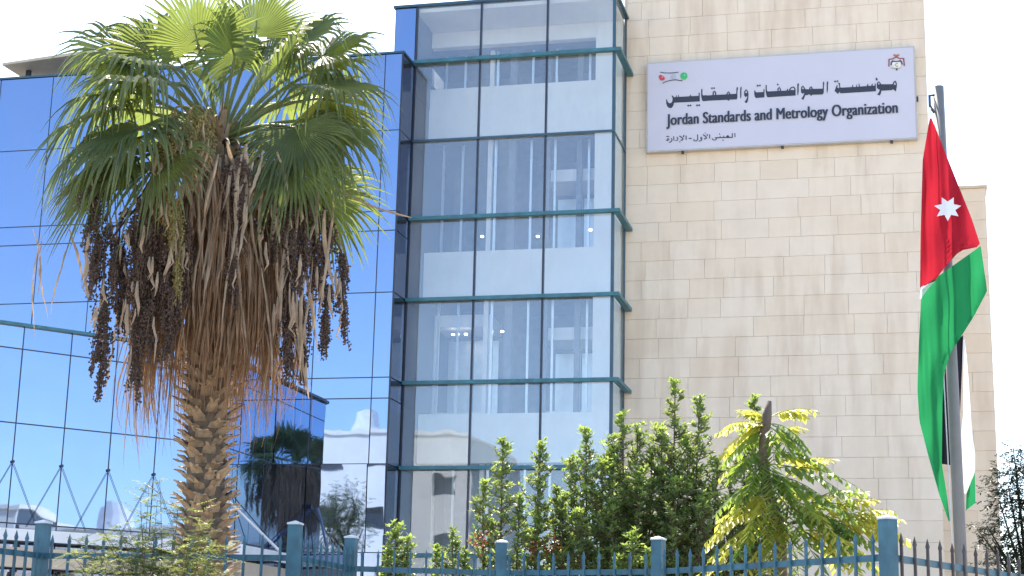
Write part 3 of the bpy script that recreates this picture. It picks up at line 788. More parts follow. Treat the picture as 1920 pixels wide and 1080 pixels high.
PALM = empty('fan_palm', (-6.97, 15.5, .97), 'tall fan palm with shaggy dead skirt and dark fruit clusters', 'palm tree')
PDI = 17.0
HEART = onD(413, 262, PDI)
TB = onD(385, 1010, PDI); TM_ = onD(391, 720, PDI)
axis = [(Vector((TB.x, TB.y, .9)), .30), (TB, .25), (onD(386, 860, PDI), .215), (TM_, .235), (onD(402, 520, PDI), .26), (HEART + Vector((0,0,-.25)), .20), (HEART + Vector((0,0,.02)), .10), (HEART + Vector((0,0,.42)), .012)]
mb = MB(); mb.tube([a for a, _ in axis], [r*.86 for _, r in axis], 18); mb.build('trunk', M['bark'], PALM, True)
def ax_at(z):
    for (a, ra), (b, rb_) in zip(axis, axis[1:]):
        if a.z <= z <= b.z:
            t = (z-a.z)/(b.z-a.z); return a.lerp(b, t), ra+(rb_-ra)*t
    return axis[-1]
rp = random.Random(11)
# old leaf bases, spiralling up the trunk: wedge with a broken, often split end
k = 0
z = 1.5
while z < 4.72:
    c, r = ax_at(z)
    a = k*2.39996 + rp.uniform(-.15, .15)
    out = Vector((math.cos(a), math.sin(a), 0)); tan = Vector((-math.sin(a), math.cos(a), 0))
    L = rp.uniform(.06, .16); w = rp.uniform(.10, .18)
    lift = rp.uniform(-.05, .85)
    up = Vector((0, 0, 1))
    b0 = c + out*(r*.80) + up*-.06
    d1 = (out*1.0 + up*lift).normalized()
    th = .03
    tw = tan*rp.uniform(-.3, .3)
    m1 = b0 + out*.055 + up*.05
    m2 = m1 + d1*L*.55 + tw*.05
    e1_ = m2 + (out*.9 + up*rp.uniform(-.1, .6)).normalized()*L*.5 + tan*w*.30 + tw*.05
    e2_ = m2 + (out*.8 + up*rp.uniform(.0, .7)).normalized()*L*rp.uniform(.35, .65) - tan*w*.32 + tw*.05
    v = []
    for q, ww, tt in ((b0, w, th), (m1, w*.95, th), (m2, w*.66, th*.7)):
        v += [q - tan*ww/2, q + out*tt*.8 + up*tt*-.3, q + tan*ww/2, q - out*tt*.4 + up*tt*.6]
    v += [e1_ - tan*.012, e1_ + tan*.016, e1_ + up*.012, e2_ - tan*.016, e2_ + tan*.012, e2_ + up*.012]
    f = []
    for i in (0, 4):
        for j in range(4): f.append((i+j, i+(j+1) % 4, i+4+(j+1) % 4, i+4+j))
    f += [(9,10,13,12), (10,11,14,13), (11,9,12,14), (12,13,14), (8,9,16,15), (9,11,17,16), (11,8,15,17), (15,16,17)]
    mk('leaf_base', v, f, M['boot'], PALM)
    z += .0125
    k += 1
def bez(p0, p1, p2, n):
    return [p0*(1-t)**2 + p1*2*t*(1-t) + p2*t*t for t in [i/n for i in range(n+1)]]
def fan(hub, f, n_, Rad, spread, mat, rng, parent, droop=.5, nseg=42, pet=None, fused=.56, name='frond'):
    """fan leaf: pleated blade of many segments about hub; f points along the blade, n_ is its upper side"""
    f = f.normalized(); r = f.cross(n_).normalized(); n_ = r.cross(f).normalized()
    mb = MB()
    for k in range(nseg):
        ph = (k/(nseg-1)-.5)*spread
        dph = spread/(nseg-1)
        if rng.random() < .05: continue
        rad = Rad*(.74+.26*math.cos(ph*.55))*rng.uniform(.84, 1.08)
        d = f*math.cos(ph) + r*math.sin(ph)
        s = r*math.cos(ph) - f*math.sin(ph)
        cup = .16*abs(math.sin(ph*.5))
        pts, wid = [], []
        dr = droop*rng.uniform(.55, 1.6)
        tw = rng.uniform(-.12, .12)
        for i, t in enumerate((.04, .25, fused, .66, .8, .91, 1.0)):
            q = hub + d*(t*rad) + n_*(rad*cup*t*(1-.5*t)) + s*(tw*rad*max(0, t-fused))
            o_ = max(0, t-fused*.8)
            q = q + Vector((0, 0, -1))*(dr*rad*o_*o_*1.9) - d*(dr*rad*o_*o_*.45)
            w = 2*t*rad*math.tan(dph/2) if t <= fused else 2*fused*rad*math.tan(dph/2)*max(.05, (1-(t-fused)/(1-fused))**.8)
            pts.append(q); wid.append(w)
        mb.strip(pts, wid, s, fold=.42 if k % 2 else .30, nrm=n_)
    o = mb.build(name, mat, parent)
    if pet is not None:
        pp = MB()
        pp.tube(pet, [.028 - .014*i/(len(pet)-1) for i in range(len(pet))], 6)
        # the stalk runs on into the blade as a short rib
        pp.tube([hub, hub + f*Rad*.28], [.014, .004], 5)
        pp.build('petiole', M['petiole'], o)
    return o
rf = random.Random(29)
def frond_px(hx, hy, tx, ty, dd, Rad, mat='frond', droop=.5, face=None, spread=4.4, up=.0):
    """frond whose blade starts at photo position h and points towards t; dd = metres nearer (-) or farther (+) than the trunk"""
    hub = onD(hx, hy, PDI + dd)
    tip = onD(tx, ty, PDI + dd*1.7)
    f = (tip - hub).normalized()
    side = hub - HEART
    nn = Vector((0, 0, 1)) if face is None else Vector(face)
    if abs(f.dot(nn.normalized())) > .93: nn = Vector((side.x, side.y, .2)) * -1
    p0 = HEART + (hub-HEART)*.12 + Vector((0, 0, rf.uniform(-.1, .05)))
    mid = (p0 + hub)/2 + Vector((0, 0, .16*(hub-p0).length + up))
    pet = bez(p0, mid, hub, 7)
    fan(hub, f, nn, Rad*1.06, spread, M[mat], rf, PALM, droop, pet=pet)
FR = [ # hub x, y -> tip x, y ; depth ; radius
    (372, 88, 340, -60, -.2, .80, 'frond', .18, (0,-1,.25), 3.6), (478, 70, 492, -70, .25, .85, 'frond', .15, (0,-1,.2), 3.4),
    (300, 105, 200, 20, .15, .85, 'frond', .45, (.2,-.9,.5), 4.4), (265, 120, 130, 80, -.45, .90, 'frond', .75, (0,-.55,1), 4.4),
    (235, 170, 110, 190, -.1, .85, 'frond', .8, (0,-.4,1), 4.2), (560, 85, 650, 10, -.1, .85, 'frond', .65, (-.2,-.7,.8), 4.4),
    (590, 135, 700, 90, .35, .85, 'frond', .75, (0,-.5,1), 4.2), (600, 185, 715, 205, .05, .82, 'frondyel', .35, (-.15,-1,.5), 4.0),
    (520, 130, 560, 40, -.55, .85, 'frond', .8, (-.1,-.6,.9), 4.4), (440, 105, 420, 40, -.3, .8, 'frond', .5, (0,-.6,.8), 4.3),
    (262, 238, 150, 290, -.55, .90, 'frond', .55, (-.3,-.8,.8), 4.2), (232, 292, 120, 400, -.35, .90, 'frond', .4, (-.5,-.9,.5), 3.6),
    (215, 300, 105, 360, .1, .85, 'frondyel', .5, (-.3,-.6,.9), 3.8), (565, 245, 640, 330, -.35, .85, 'frond', .7, (.2,-.7,.8), 4.2),
    (555, 240, 600, 360, -.6, .80, 'frond', .6, (.1,-.9,.5), 3.4), (592, 335, 640, 460, .1, .75, 'frond', .4, (.4,-.9,.4), 3.4),
    (575, 300, 650, 400, .35, .8, 'frond', .5, (.4,-.7,.7), 3.8),
    (290, 200, 200, 220, .7, .9, 'frond', .8, (0,.2,1), 4.3), (540, 190, 640, 200, .8, .9, 'frond', .8, (0,.2,1), 4.3),
    (420, 110, 420, -20, .7, .9, 'frond', .5, (0,.3,1), 4.3), (340, 120, 280, 20, .6, .9, 'frond', .6, (0,.1,1), 4.3),
    (500, 110, 560, 0, .6, .9, 'frond', .6, (0,.1,1), 4.3),
    (205, 330, 100, 455, -.25, .85, 'frond', .5, (-.5,-.9,.4), 3.4), (300, 300, 270, 430, -.8, .85, 'frond', .5, (-.2,-1,.4), 3.4), (255, 260, 130, 330, -.75, .9, 'frond', .9, (-.2,-.6,.9), 4.0),
    (600, 360, 665, 480, -.05, .8, 'frond', .4, (.4,-.9,.3), 3.2), (545, 300, 590, 430, -.6, .8, 'frond', .6, (.2,-.9,.4), 3.4), (610, 230, 715, 280, -.2, .85, 'frond', .9, (.1,-.6,.9), 4.0),
    (180, 250, 95, 330, .3, .85, 'frond', .7, (-.2,-.5,1), 3.8),
    (240, 105, 115, 45, .2, .9, 'frond', .6, (.1,-.7,.7), 4.4), (275, 160, 140, 130, -.65, .9, 'frond', .8, (0,-.45,1), 4.4), (205, 205, 90, 250, .1, .9, 'frond', .8, (-.1,-.5,1), 4.2),
    (605, 105, 705, 45, .1, .88, 'frond', .7, (-.1,-.6,.8), 4.4), (610, 160, 735, 170, -.3, .88, 'frond', .8, (0,-.5,1), 4.2),
]
for a in FR:
    frond_px(a[0], a[1], a[2], a[3], a[4], a[5], a[6], a[7], a[8], a[9])

# brown fibrous sheaths and cut leaf stalks crowded round the growing point
rs = random.Random(3)
for k in range(34):
    a = k*2.39996; out = Vector((math.cos(a), math.sin(a), 0)); tan = Vector((-math.sin(a), math.cos(a), 0))
    z0 = -.38 + .5*k/34
    p = HEART + Vector((0, 0, z0)) + out*(.17 - .12*k/34)
    L = rs.uniform(.16, .34); w = rs.uniform(.05, .10)
    mb = MB(); mb.strip([p, p + out*L*.25 + Vector((0,0,L*.5)), p + out*L*rs.uniform(.5,.9) + Vector((0,0,L*.85)), p + out*L*rs.uniform(.8,1.3) + Vector((0,0,L*rs.uniform(.6,1.0)))], [w, w*.8, w*.5, w*.15], tan, fold=.35, nrm=out)
    mb.build('leaf_sheath', M['boot' if k % 3 else 'drystrap'], PALM)
# skirt of dead leaves hanging round the upper trunk
rd = random.Random(41)
for k in range(54):
    a = k*2.39996
    z = 7.0 - 1.65*(k/54) + rd.uniform(-.08, .08)
    c, r = ax_at(z)
    out = Vector((math.cos(a), math.sin(a), 0)); tan = Vector((-math.sin(a), math.cos(a), 0))
    reach = rd.uniform(.24, .56)
    p0 = c + out*(r*.8); p2 = c + out*(r + reach) + Vector((0, 0, -rd.uniform(.25, .5)))
    pet = bez(p0, p0 + out*reach*.9 + Vector((0, 0, .12)), p2, 6)
    mb = MB()
    L0 = rd.uniform(1.1, 1.55)
    for j in range(32):
        aa = rd.gauss(0, .6)
        dr = (out*math.cos(aa) + tan*math.sin(aa))
        L = L0*rd.uniform(.6, 1.15)
        st = p2 + tan*rd.uniform(-.10, .10) + out*rd.uniform(-.08, .08) + Vector((0, 0, rd.uniform(-.12, .12)))
        sp = rd.uniform(.02, .26)
        pts, wid = [], []
        w0 = rd.uniform(.012, .026)
        ph = rd.uniform(0, 6.3)
        inward = rd.uniform(-.12, .22)
        for i in range(7):
            t = i/6
            q = st + dr*(sp*math.sin(t*2.0)) - out*(inward*t*t) + Vector((0, 0, -L*t)) + tan*(.018*math.sin(t*5+ph))
            pts.append(q); wid.append(w0*(1.0 if t < .35 else max(.12, 1-(t-.35)*1.35)))
        sd = (tan*math.cos(ph) + out*math.sin(ph))
        mb.strip(pts, wid, sd)
    fo = mb.build('dead_frond', M['deadleaf'], PALM)
    pp = MB(); pp.tube(pet, .02, 5); pp.build('petiole', M['drystrap'], fo)
# long pale dry straps hanging out of the crown
def strap(x, y0, y1, dd, w=.03, sway=14, mat='drystrap'):
    pts, wid = [], []
    ph = rd.uniform(0, 6)
    n = 10
    for i in range(n+1):
        t = i/n
        px = x + sway*math.sin(t*2.6+ph) + rd.uniform(-1, 1)
        pts.append(onD(px, y0 + (y1-y0)*t, PDI + dd + .06*math.sin(t*4+ph)))
        wid.append(w*(.55 + .6*math.sin(min(1, t*1.1)*math.pi))*(1 if t < .8 else (1-t)*4+.15))
    a = rd.uniform(-.9, .9)
    mb = MB(); mb.strip(pts, wid, RGT*math.cos(a) + FWD*math.sin(a), fold=.25, nrm=-FWD)
    mb.build('dry_strap', M[mat], PALM)
for x, y0, y1, dd, w in ((372,330,640,-.62,.035),(388,300,600,-.66,.04),(410,290,560,-.7,.05),(402,420,660,-.64,.035),(425,300,520,-.7,.045),(440,310,470,-.72,.05),(455,290,430,-.72,.04),
        (468,330,560,-.66,.035),(360,300,560,-.62,.03),(345,360,640,-.6,.03),(335,420,620,-.55,.03),(500,330,520,-.6,.045),(520,350,560,-.55,.05),(545,350,520,-.5,.055),(560,370,600,-.5,.035),
        (575,400,640,-.45,.03),(600,420,680,-.3,.03),(530,520,760,-.4,.025),(420,560,720,-.55,.03),(75,440,640,-.2,.028),(88,450,600,-.1,.03),(62,430,560,-.2,.02),(110,470,590,-.25,.025),
        (140,430,540,-.3,.035),(180,400,470,-.5,.04),(215,380,560,-.5,.03),(230,480,680,-.4,.03),(250,520,720,-.45,.03),(205,560,760,-.35,.02),(300,560,760,-.4,.03),(318,260,360,-.85,.05),(340,210,330,-.9,.045),
        (505,560,790,-.45,.02),(512,600,740,-.4,.03),(270,600,780,-.4,.02),(285,500,660,-.5,.035),(640,420,520,-.1,.02),(385,470,690,-.62,.03),(395,330,480,-.7,.06),(450,380,560,-.68,.05)):
    strap(x, y0, y1, dd, w*.85)
for _ in range(26):
    y0 = rd.uniform(262, 325); strap(rd.gauss(410, 50), y0, y0 + rd.uniform(70, 200), -.55 - rd.uniform(0, .3), rd.uniform(.03, .06))
for _ in range(46):
    x = rd.choice((rd.gauss(410, 55), rd.uniform(170, 330), rd.uniform(490, 630)))
    y0 = rd.uniform(300, 520); strap(x, y0, y0 + rd.uniform(90, 260), -.5 - .25*math.exp(-((x-400)/120)**2), rd.uniform(.02, .045))
mb = MB(); mb.tube(bez(onD(600, 325, PDI-.2), onD(660, 385, PDI-.2), onD(772, 408, PDI-.2), 8), [.012]*8+[.004], 5); mb.build('dry_strap', M['drystrap'], PALM)

# hanging fruit clusters: an arching stalk, drooping branchlets, many small dark drupes and papery bracts
OCT = [(1,0,0),(-1,0,0),(0,1,0),(0,-1,0),(0,0,1),(0,0,-1)]
OCF = [(0,2,4),(2,1,4),(1,3,4),(3,0,4),(2,0,5),(1,2,5),(3,1,5),(0,3,5)]
def cluster(x, y0, y1, dd, width, nb, mat='fruit', dens=1.0):
    top, bot = onD(x, y0, PDI + dd), onD(x + rd.uniform(-8, 8), y1, PDI + dd)
    st = bez(HEART + Vector((0, 0, -.15)), HEART.lerp(top, .7) + Vector((0, 0, .35)), top, 8)
    stem = st + [top.lerp(bot, t) + Vector((rd.uniform(-.03,.03), rd.uniform(-.03,.03), 0)) for t in (.2, .4, .6, .8, .95)]
    so = MB().tube(stem, [.018 - .012*i/(len(stem)-1) for i in range(len(stem))], 5)
    fruit, br = MB(), MB()
    Lh = (top-bot).length
    for b in range(nb):
        t = (b+.5)/nb
        base = top.lerp(bot, t*.82)
        # lumpy outline: branchlets gather in bunches
        wd = width*(.45 + .55*abs(math.sin(t*6.0 + x*.37)))*(1.15 - .75*t)
        a = rd.uniform(0, 6.28); rr = wd*1.15*math.sqrt(rd.random())
        q0 = base
        q1 = base + Vector((math.cos(a)*rr, math.sin(a)*rr, .02))
        q2 = q1 + Vector((rd.uniform(-.03,.03), rd.uniform(-.03,.03), -rd.uniform(.16, .32)))
        path = bez(q0, q1 + Vector((0, 0, .05)), q2, 6)
        so.strip(path, [.007]*7, RGT)
        for j in range(int(27*dens)):
            s = rd.uniform(.25, 1)
            i = min(5, int(s*6)); c = path[i].lerp(path[i+1], s*6-i)
            c = c + Vector((rd.gauss(0, .014), rd.gauss(0, .014), rd.gauss(0, .014)))
            rad = rd.uniform(.0105, .0165)
            fruit.add([c + Vector(o_)*rad for o_ in OCT], OCF)
    o = so.build('fruit_cluster', M['fruit' if mat == 'fruit' else mat], PALM)
    tag(fruit.build('drupes', M[mat], o), kind='stuff')
    for b in range(4):
        p = top.lerp(bot, rd.uniform(.1, .85)) + Vector((rd.uniform(-1,1)*width*.7, -width*.7, 0))
        L = rd.uniform(.15, .4); w = rd.uniform(.02, .045)
        br = MB(); br.strip([p, p + Vector((.01,-.02,-L*.4)), p + Vector((rd.uniform(-.04,.04),0,-L*.75)), p + Vector((rd.uniform(-.06,.06),.01,-L))], [w*.4, w, w*.7, w*.1], RGT, fold=.3, nrm=-FWD)
        br.build('bract', M['drystrap'], o)
for x, y0, y1, dd, wd, nb in ((182,335,560,-.55,.17,50),(196,470,770,-.6,.17,62),(225,420,640,-.45,.18,50),(252,400,790,-.65,.15,68),(285,400,700,-.7,.21,75),(318,430,690,-.75,.20,66),(268,360,520,-.8,.2,44),
        (345,400,560,-.75,.15,36),(432,300,610,-.72,.14,56),(455,300,480,-.75,.12,34),(545,400,745,-.5,.19,72),(562,360,560,-.55,.18,50),(520,350,480,-.6,.18,36),(590,360,560,-.4,.14,42),(614,400,690,-.3,.12,56),(640,470,640,-.2,.08,26),(570,560,720,-.4,.1,28)):
    cluster(x, y0, y1, dd, wd, nb)
for x, y0, y1, dd, wd, nb in ((322,210,480,-.92,.12,44),(300,250,420,-.85,.12,34),(355,210,330,-.9,.14,30),(385,215,300,-.85,.14,24),(335,380,560,-.85,.10,30)):
    cluster(x, y0, y1, dd, wd, nb, 'youngfruit', .9)
# ------------------------------------------------------------------ shrubs behind the fence
M['shrub'] = leafmat('shrub_leaf', (.135,.175,.08), (.36,.46,.11), tfac=.42, var=.4, scale=14, rough=.38, gloss=.6)
M['shrubtip'] = leafmat('shrub_young_leaf', (.18,.25,.075), (.48,.62,.11), tfac=.48, var=.3, scale=14, rough=.4, gloss=.5)
M['shrubred'] = leafmat('shrub_red_leaf', (.22,.05,.03), (.4,.08,.04), tfac=.35, var=.4, scale=14)
M['twig'] = pmat('twig_bark', (.13,.085,.055), .9, var=.35, scale=20)
def leaf(mb, p, d, n_, L, w):
    """small oval leaf, keeled: 4 triangles"""
    d = d.normalized(); s = d.cross(n_)
    if s.length < .05: s = d.cross(Vector((.3,.5,.8)))
    s.normalize(); nn = s.cross(d)
    m = p + d*L*.58
    mb.add([p, m + s*w/2 + nn*w*.12, p + d*L, m - s*w/2 + nn*w*.12, m - nn*w*.08], [(0,4,1), (1,4,2), (2,4,3), (3,4,0)])
GS = 'green shrubs behind the fence'
def shrub(label, base, shoots, seed, red=None):
    rng = random.Random(seed)
    o = empty('shrub', base, label, 'shrub', GS)
    st, lf, yg, rl = MB(), MB(), MB(), MB()
    for (x, y, D, wid) in shoots:
        tip = onD(x, y, D)
        b = Vector((base[0] + (tip.x-base[0])*.35 + rng.uniform(-.05,.05), base[1] + (tip.y-base[1])*.5, base[2]))
        mid = b.lerp(tip, .5) + Vector((rng.uniform(-.06,.06), rng.uniform(-.06,.06), 0)) + (Vector((tip.x, tip.y, 0)) - Vector((b.x, b.y, 0)))*.18
        path = bez(b, mid, tip, 14)
        st.tube(path, [.018*(1-i/15)+.003 for i in range(15)], 5)
        L = (tip-b).length
        z_lo = tip.z - min(L*.92, 1.9)
        nside = int((tip.z-z_lo)*62)
        for k in range(nside):
            z = tip.z - (tip.z-z_lo)*((k+rng.random())/nside)
            t = max(0, min(.999, (z-b.z)/(tip.z-b.z)))
            i = int(t*14); p = path[i].lerp(path[i+1], t*14-i)
            dep = tip.z - z
            R0 = wid*1.15*(.24 + .80*min(1, dep/.6)**.8)
            a = rng.uniform(0, 6.283)
            out = Vector((math.cos(a), math.sin(a), 0))
            ln = R0*rng.uniform(.35, 1.05)
            e = p + out*ln + Vector((0, 0, ln*rng.uniform(.0, 1.0)))
            tw = bez(p, p + out*ln*.6 + Vector((0,0,ln*.1)), e, 4)
            if ln > .08: st.tube(tw, [.005,.0045,.004,.003,.002], 4, cap=False)
            nl = int(9 + ln*58)
            for j in range(nl):
                s = 1 - rng.random()**1.5*.85
                ii = min(3, int(s*4)); q = tw[ii].lerp(tw[ii+1], s*4-ii)
                aa = rng.uniform(0, 6.283)
                dv = Vector((math.cos(aa), math.sin(aa), rng.uniform(.0, 1.3)))
                young = (s > .86 and rng.random() < .60) or (dep < .14 and rng.random() < .65)
                leaf(yg if young else lf, q, dv, Vector((rng.uniform(-.5,.5), rng.uniform(-.5,.5), 1)), rng.uniform(.042, .07), rng.uniform(.019, .03))
        for j in range(26):
            aa = rng.uniform(0, 6.283); h = rng.random()
            leaf(yg if rng.random() < .6 else lf, tip - Vector((0,0,.14*h)), Vector((math.cos(aa), math.sin(aa), rng.uniform(.5, 2.2))), Vector((0,0,1)), rng.uniform(.035,.055), .018)
    if red:
        for (x, y, D, rr, n) in red:
            c = onD(x, y, D)
            for j in range(n):
                p = c + Vector((rng.gauss(0, rr), rng.gauss(0, rr), rng.gauss(0, rr)))
                leaf(rl, p, Vector((rng.uniform(-1,1), rng.uniform(-1,1), rng.uniform(-1,.6))), Vector((0,0,1)), rng.uniform(.03,.05), .02)
        tag(rl.build('red_leaves', M['shrubred'], o), kind='stuff')
    tag(st.build('stems', M['twig'], o), kind='stuff')
    tag(lf.build('foliage', M['shrub'], o), kind='stuff')
    tag(yg.build('young_foliage', M['shrubtip'], o), kind='stuff')
    return o
def bs(x, D): p = onD(x, 1100, D); return (p.x, p.y, .97)
shrub('small low shrub with fresh tips left of the lift tower base', bs(748, 15.0), [(742, 984, 15.0, .15), (765, 1010, 15.1, .14), (728, 1030, 14.9, .14)], 1)
shrub('low rounded shrub between the small shrub and the tall shoots', bs(840, 14.9), [(848, 998, 14.9, .15), (818, 1028, 15, .15), (872, 1035, 14.8, .12)], 2)
shrub('slim upright shrub, leftmost of the tall shoots, with reddish leaves below', bs(945, 14.9), [(943, 824, 14.9, .17), (906, 905, 15.0, .14), (975, 930, 14.7, .16)], 3, [(905,1012,14.6,.05,60), (1000,1030,14.6,.04,40)])
shrub('slim upright shrub, second of the tall shoots', bs(1015, 15.0), [(1013, 832, 15.0, .17), (1045, 915, 15.1, .16), (1005, 960, 14.8, .16)], 4, [(1030,1020,14.7,.05,70)])
shrub('bushy shrub at the foot of the tower corner', bs(1095, 15.2), [(1098, 806, 15.2, .19), (1070, 860, 15.3, .17), (1130, 865, 15.0, .2), (1090, 960, 14.8, .22), (1055, 930, 15.0, .2), (1120, 930, 15.3, .22)], 5)
shrub('dense shrub hiding the corner of tower and stone wall', bs(1175, 15.3), [(1165, 778, 15.3, .2), (1195, 800, 15.4, .2), (1145, 835, 15.2, .2), (1200, 880, 15.0, .24), (1150, 940, 14.9, .24), (1222, 850, 15.3, .2), (1175, 930, 15.2, .26)], 6)
shrub('tallest shrub in the middle of the stone wall foot', bs(1275, 15.4), [(1266, 716, 15.4, .17), (1312, 746, 15.5, .16), (1238, 800, 15.3, .22), (1290, 830, 15.3, .22), (1345, 862, 15.3, .2), (1265, 900, 15.0, .28), (1320, 930, 15.0, .26), (1240, 880, 15.2, .24), (1300, 880, 15.4, .26)], 7)
shrub('dark shrub behind the yellow green young tree', bs(1400, 15.6), [(1414, 744, 15.6, .12), (1396, 812, 15.6, .18), (1368, 880, 15.5, .2), (1420, 900, 15.6, .24), (1400, 960, 15.4, .26), (1355, 940, 15.4, .26), (1450, 960, 15.6, .26)], 8)
shrub('low bright shrub in front of the dense middle shrubs', bs(1190, 14.3), [(1186, 996, 14.3, .13), (1215, 1035, 14.3, .13), (1160, 1045, 14.3, .12)], 9)

# ------------------------------------------------------------------ young tree with long feathery compound leaves and a cut trunk
M['ailgreen'] = leafmat('compound_leaf', (.10,.17,.045), (.38,.52,.08), tfac=.45, var=.3, scale=9, gloss=.35)
M['ailyellow'] = leafmat('compound_leaf_yellow', (.27,.28,.05), (.75,.74,.13), tfac=.5, var=.25, scale=9, gloss=.3)
M['stump'] = pmat('grey_brown_bark', (.14,.10,.075), .9, var=.4, scale=14, bump=.6, bscale=40, stretch=(1,1,.25))
AD = 13.75
AI = empty('young_tree', bs(1462, AD), 'young tree with cut trunk and long yellow green compound leaves', 'tree')
tr = [onD(1462, 1130, AD), onD(1462, 985, AD), onD(1440, 925, AD), onD(1430, 870, AD), onD(1434, 810, AD), onD(1438, 780, AD), onD(1443, 752, AD)]
mb = MB(); mb.tube([Vector((tr[0].x, tr[0].y, .96))] + tr, [.075, .068, .055, .045, .042, .044, .042, .018], 10); mb.build('trunk', M['stump'], AI, True)
ra = random.Random(77)
def compound(a, b, pairs, LL, mat, rng, parent, sag=.12, name='leaf'):
    """pinnate leaf from a to b: thin stalk with pairs of drooping leaflets"""
    L = (b-a).length
    mid = (a+b)/2 + Vector((0, 0, L*rng.uniform(.16, .32)))
    path = bez(a, mid, b, 16)
    mb = MB()
    mb.tube(path[::2], [.005-.0004*i for i in range(9)], 4, cap=False)
    for k in range(pairs):
        t = .16 + .84*(k+.5)/pairs
        i = min(15, int(t*16)); p = path[i].lerp(path[i+1], t*16-i)
        d = (path[i+1]-path[i]).normalized()
        s = d.cross(Vector((0,0,1)))
        if s.length < .1: s = Vector((1,0,0))
        s.normalize()
        ll = LL*(1.05-.5*abs(t-.45))*rng.uniform(.85, 1.1)
        for sg in (-1, 1):
            dv = s*sg*rng.uniform(.6, 1.0) + d*rng.uniform(.2, .5) + Vector((0,0,-rng.uniform(.2, .75)))
            leaf(mb, p, dv, Vector((s.x*sg*.4, s.y*sg*.4, 1)), ll, ll*.34)
    return mb.build(name, M[mat], parent)
AIL = [((1438,790),(1345,812),-.1,'ailyellow'),((1436,800),(1355,850),.1,'ailyellow'),((1440,785),(1392,768),.2,'ailyellow'),((1448,780),(1508,778),.1,'ailyellow'),((1445,795),(1515,845),-.2,'ailgreen'),
    ((1440,800),(1480,850),-.35,'ailgreen'),((1432,860),(1352,892),-.1,'ailyellow'),((1432,850),(1370,900),-.3,'ailgreen'),((1435,870),(1385,950),-.25,'ailgreen'),((1438,860),(1455,960),-.4,'ailgreen'),
    ((1440,850),(1570,892),.1,'ailgreen'),((1442,870),(1600,940),-.1,'ailgreen'),((1440,890),(1585,970),-.3,'ailgreen'),((1440,880),(1520,960),-.45,'ailgreen'),((1445,900),(1500,1000),-.4,'ailgreen'),
    ((1450,930),(1345,985),-.3,'ailyellow'),((1455,945),(1322,1030),-.2,'ailyellow'),((1455,960),(1375,1060),-.45,'ailgreen'),((1460,970),(1305,1085),-.3,'ailyellow'),((1470,960),(1440,1075),-.5,'ailgreen'),
    ((1470,950),(1655,965),.2,'ailyellow'),((1475,960),(1686,1000),.1,'ailyellow'),((1480,965),(1660,1040),-.1,'ailgreen'),((1480,970),(1600,1060),-.35,'ailgreen'),((1475,975),(1545,1080),-.5,'ailgreen'),
    ((1470,980),(1500,1095),-.5,'ailgreen'),((1480,940),(1560,1000),-.4,'ailyellow'),((1465,930),(1530,930),.3,'ailyellow'),((1540,975),(1640,935),.25,'ailyellow'),((1560,985),(1680,960),.1,'ailyellow'),
    ((1450,920),(1400,1010),-.5,'ailyellow'),((1465,985),(1340,1060),-.4,'ailyellow'),((1440,830),(1500,800),.3,'ailyellow'),((1436,830),(1390,830),.3,'ailgreen'),((1480,985),(1420,1100),-.55,'ailyellow'),
    ((1500,990),(1620,1090),-.45,'ailyellow'),((1450,895),(1480,930),-.5,'ailgreen'),((1438,905),(1360,940),.1,'ailgreen'),((1560,990),(1600,1010),-.2,'ailgreen'),((1520,980),(1585,1035),.1,'ailyellow'),((1560,985),(1665,1015),.0,'ailyellow'),((1570,990),(1690,975),.3,'ailyellow'),((1540,990),(1640,1065),-.2,'ailgreen'),((1500,960),(1615,925),.2,'ailgreen'),((1470,900),(1560,860),.3,'ailyellow')]
for (a, b, dd, m_) in AIL:
    compound(onD(*a, AD + dd*.25), onD(b[0], b[1], AD + dd), ra.choice((10, 11, 12)), ra.uniform(.125, .16), m_, ra, AI)
    compound(onD(a[0]+ra.uniform(-6,6), a[1]+ra.uniform(-5,20), AD + dd*.25), onD(b[0]+ra.uniform(-30,40), b[1]+ra.uniform(-18,32), AD + dd + ra.uniform(-.2,.3)), ra.choice((9, 10, 11)), ra.uniform(.11, .15), ra.choice((m_, m_, 'ailgreen', 'ailyellow')), ra, AI)
mb = MB()
for (a, b) in (((1466,985),(1545,972)),((1466,1000),(1480,930)),((1455,990),(1420,930)),((1470,1010),(1520,960))):
    mb.tube(bez(onD(*a, AD), onD((a[0]+b[0])/2, a[1]-10, AD), onD(*b, AD+.1), 5), [.018,.016,.014,.012,.01,.007], 6)
mb.build('side_branches', M['twig'], AI, True)

# ------------------------------------------------------------------ wispy thorny bush at the palm's foot
M['wisp'] = leafmat('fine_leaflet', (.15,.18,.065), (.40,.45,.10), tfac=.42, var=.35, scale=10)
M['wispdark'] = leafmat('fine_leaflet_grey', (.095,.12,.06), (.24,.30,.08), tfac=.38, var=.35, scale=10)
BD = 11.9
TB_ = empty('wispy_bush', bs(290, BD), 'wispy pale green bush with arching twigs over the fence by the palm', 'bush')
rbz = random.Random(5)
tw_, lA, lB = MB(), MB(), MB()
arcs = [(150,1062),(180,1040),(130,1030),(205,1000),(235,985),(260,950),(255,925),(285,905),(300,930),(330,940),(350,960),(385,985),(400,1005),(418,1020),(215,1055),(300,985),(270,1010),(330,1020),(360,1040),(245,1040),(190,1075),(300,1060),(345,1075),(140,1078),(225,1020),(310,890),(370,920),(160,1010),(280,1045),(320,1050),(265,1070),(240,1075),(360,1005),(390,1050)] + [(rbz.uniform(150, 420), rbz.uniform(985, 1085)) for _ in range(26)]
